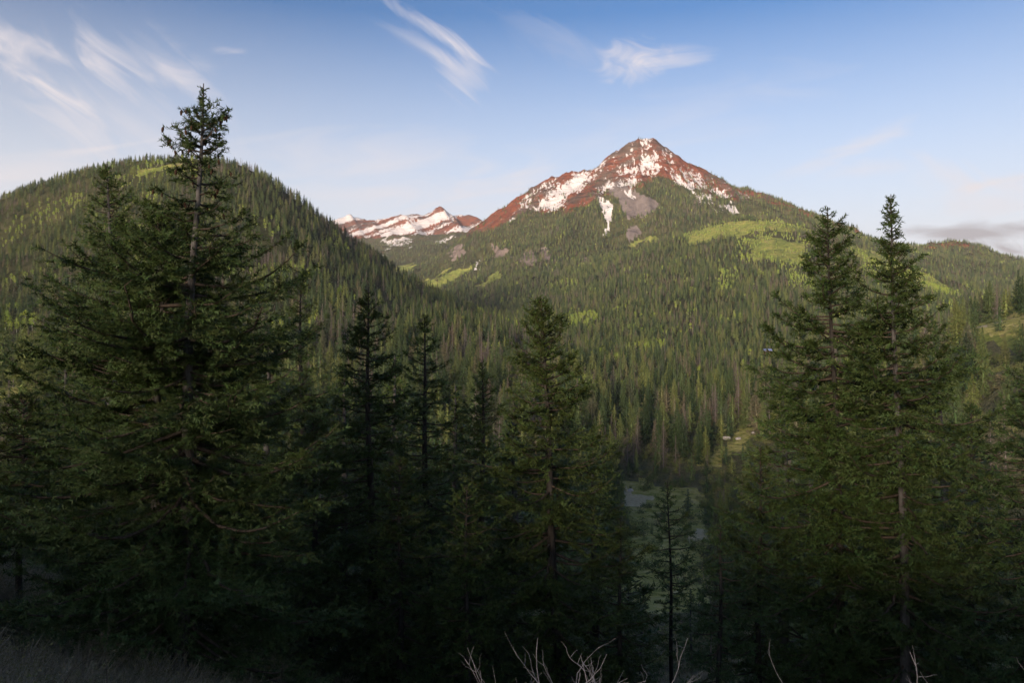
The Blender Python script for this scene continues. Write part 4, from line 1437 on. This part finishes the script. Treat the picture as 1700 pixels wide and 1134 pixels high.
# thin dead pole with a forked tip, bottom right of the meadow fir
gx = at(1190, 1100, 26)[0]
gz = float(height(np.array([gx]), np.array([26.0]))[0]) - 0.1
ztop = at(1180, 935, 26)[2]
e = empty('dead_sapling', (gx, 26, gz), 'thin bleached dead sapling with a forked tip right of the thin meadow fir', 'dead tree')
Hs = ztop - gz
hs_ = np.linspace(0, 1, 14)
obj('stem', mesh_np('stem', *tube(np.stack([-0.25 * hs_ + 0.05 * np.sin(hs_ * 9), 0 * hs_, Hs * 0.87 * hs_], 1), 0.035 * (1 - hs_) + 0.012, 6), [M['dead_wood']], smooth=True), e)
for sg in (-1, 1):
    obj('fork', mesh_np('fork', *tube([(-0.25, 0, Hs * 0.85), (-0.25 + sg * 0.15, 0.02, Hs * 0.92), (-0.25 + sg * 0.22, 0.0, Hs * 1.0)], [0.014, 0.01, 0.005], 5), [M['dead_wood']], smooth=True), e)

# ------------------------------------------------------------------ boulders, cabin, pole
def boulder(label, u, v, Y, size, seed):
    r_ = np.random.default_rng(seed)
    x0 = at(u, v, Y)[0]
    gz = float(height(np.array([x0]), np.array([float(Y)]))[0])
    th, ph = np.meshgrid(np.linspace(0, 2 * math.pi, 15)[:-1], np.linspace(0.05, math.pi - 0.05, 9))
    d = np.stack([np.sin(ph) * np.cos(th), np.sin(ph) * np.sin(th), np.cos(ph)], -1).reshape(-1, 3)
    rad = np.ones(len(d))
    for k in range(9):                      # cut flat facets off a ball
        nrm = unit(r_.normal(0, 1, 3))
        rad = np.minimum(rad, r_.uniform(0.62, 0.9) / np.maximum(d @ nrm, 0.05))
    vv = d * np.minimum(rad, 1.0)[:, None] * np.array([1.3, 1.0, 0.8]) * size
    i = np.arange(8 * 14).reshape(8, 14)
    f = np.stack([i, i + 14, np.roll(i, -1, 1) + 14, np.roll(i, -1, 1)], -1).reshape(-1, 4)
    o = obj('boulder', mesh_np('boulder', vv, f, [M['stone']]), None, label, 'rock', 'pale boulders on the valley meadow')
    o.location = (x0, Y, gz + size * 0.3)


t = NT('pale_boulder_stone')
nn = t.noise(0.9, 8, t.node('ShaderNodeTexCoord').outputs['Object'], 0.7)
M['stone'] = t.finish(t.ramp(nn, [(0.3, (0.30, 0.29, 0.28)), (0.7, (0.62, 0.60, 0.58))]), 0.9, 0.1, nn, 0.5, 0.2)
boulder('large white boulder on the meadow slope left of the right firs', 1206, 702, 476, 2.0, 1)
boulder('smaller white boulder just right of the large white boulder', 1226, 707, 474, 1.5, 2)
boulder('pale rock by the right firs at the upper end of the meadow', 1252, 704, 480, 1.3, 3)
boulder('pale rock at the left end of the gravel strip by the meadow', 1046, 812, 385, 1.3, 4)

t = NT('cabin_log_wall')
M['log'] = t.finish(t.ramp(t.noise(1.5, 4), [(0.3, (0.09, 0.06, 0.04)), (0.7, (0.16, 0.11, 0.08))]), 0.8, 0.2)
t = NT('blue_metal_roof')
M['blue'] = t.finish(t.ramp(t.noise(0.6, 4), [(0.3, (0.20, 0.27, 0.52)), (0.7, (0.28, 0.36, 0.62))]), 0.4, 0.4)
t = NT('window_glass')
M['glass'] = t.finish((0.02, 0.025, 0.03), 0.1, 0.5)


def box(x0, x1, y0, y1, z0, z1):
    v = np.array([(x, y, z) for z in (z0, z1) for x, y in ((x0, y0), (x1, y0), (x1, y1), (x0, y1))], float)
    return v, np.array([(0, 3, 2, 1), (4, 5, 6, 7), (0, 1, 5, 4), (1, 2, 6, 5), (2, 3, 7, 6), (3, 0, 4, 7)])


e = empty('cabin', CABIN, 'small cabin with a blue roof among the valley conifers, far right of centre', 'cabin')
zb = -2.0
obj('wall', mesh_np('wall', *box(-4.5, 4.5, -3.5, 3.5, zb, 4.0), [M['log']]), e)
for sg in (-1, 1):
    a = np.array([(-5.2, sg * 4.2, 3.7), (5.2, sg * 4.2, 3.7), (5.2, 0, 6.2), (-5.2, 0, 6.2)], float)
    v = np.concatenate([a, a + np.array([0, 0, 0.18])])
    obj('roof', mesh_np('roof', v, [(3, 2, 1, 0), (4, 5, 6, 7), (0, 1, 5, 4), (1, 2, 6, 5), (2, 3, 7, 6), (3, 0, 4, 7)], [M['blue']]), e)
for wx in (-2.4, 1.2):
    obj('window', mesh_np('window', *box(wx, wx + 1.4, -3.56, -3.5, 1.5, 2.8), [M['glass']]), e)

pY = 252.0
px_ = at(22, 640, pY)[0]
gz = float(height(np.array([px_]), np.array([pY]))[0])
o = obj('post', mesh_np('post', *tube([(0, 0, -0.3), (0, 0, 1.2), (0, 0, 3.6)], [0.16, 0.14, 0.12], 6), [M['dead_wood']]), None, 'lone thin pale post on the grassy mound at the left edge', 'post')
o.location = (px_, pY, gz)

# ------------------------------------------------------------------ air
HZ0, HZ1 = float(ALLV[:, 2].min()) - 1.0, float(ALLV[:, 2].max()) + 25.0
hv, hf = box(-9500, 9500, -9500, 8000, HZ0, HZ1)
t = NT('pale_valley_air')
t.n.remove(t.p)
vol = t.node('ShaderNodeVolumePrincipled')
vol.inputs['Color'].default_value = (0.97, 0.97, 1.0, 1)
vol.inputs['Density'].default_value = 5.2e-5
vol.inputs['Anisotropy'].default_value = 0.2
t.l.new(vol.outputs[0], t.n['Material Output'].inputs['Volume'])
if HAZE:
    obj('haze', mesh_np('haze', hv, hf, [t.m]), None, 'thin pale air filling the valley', None, None, 'stuff')
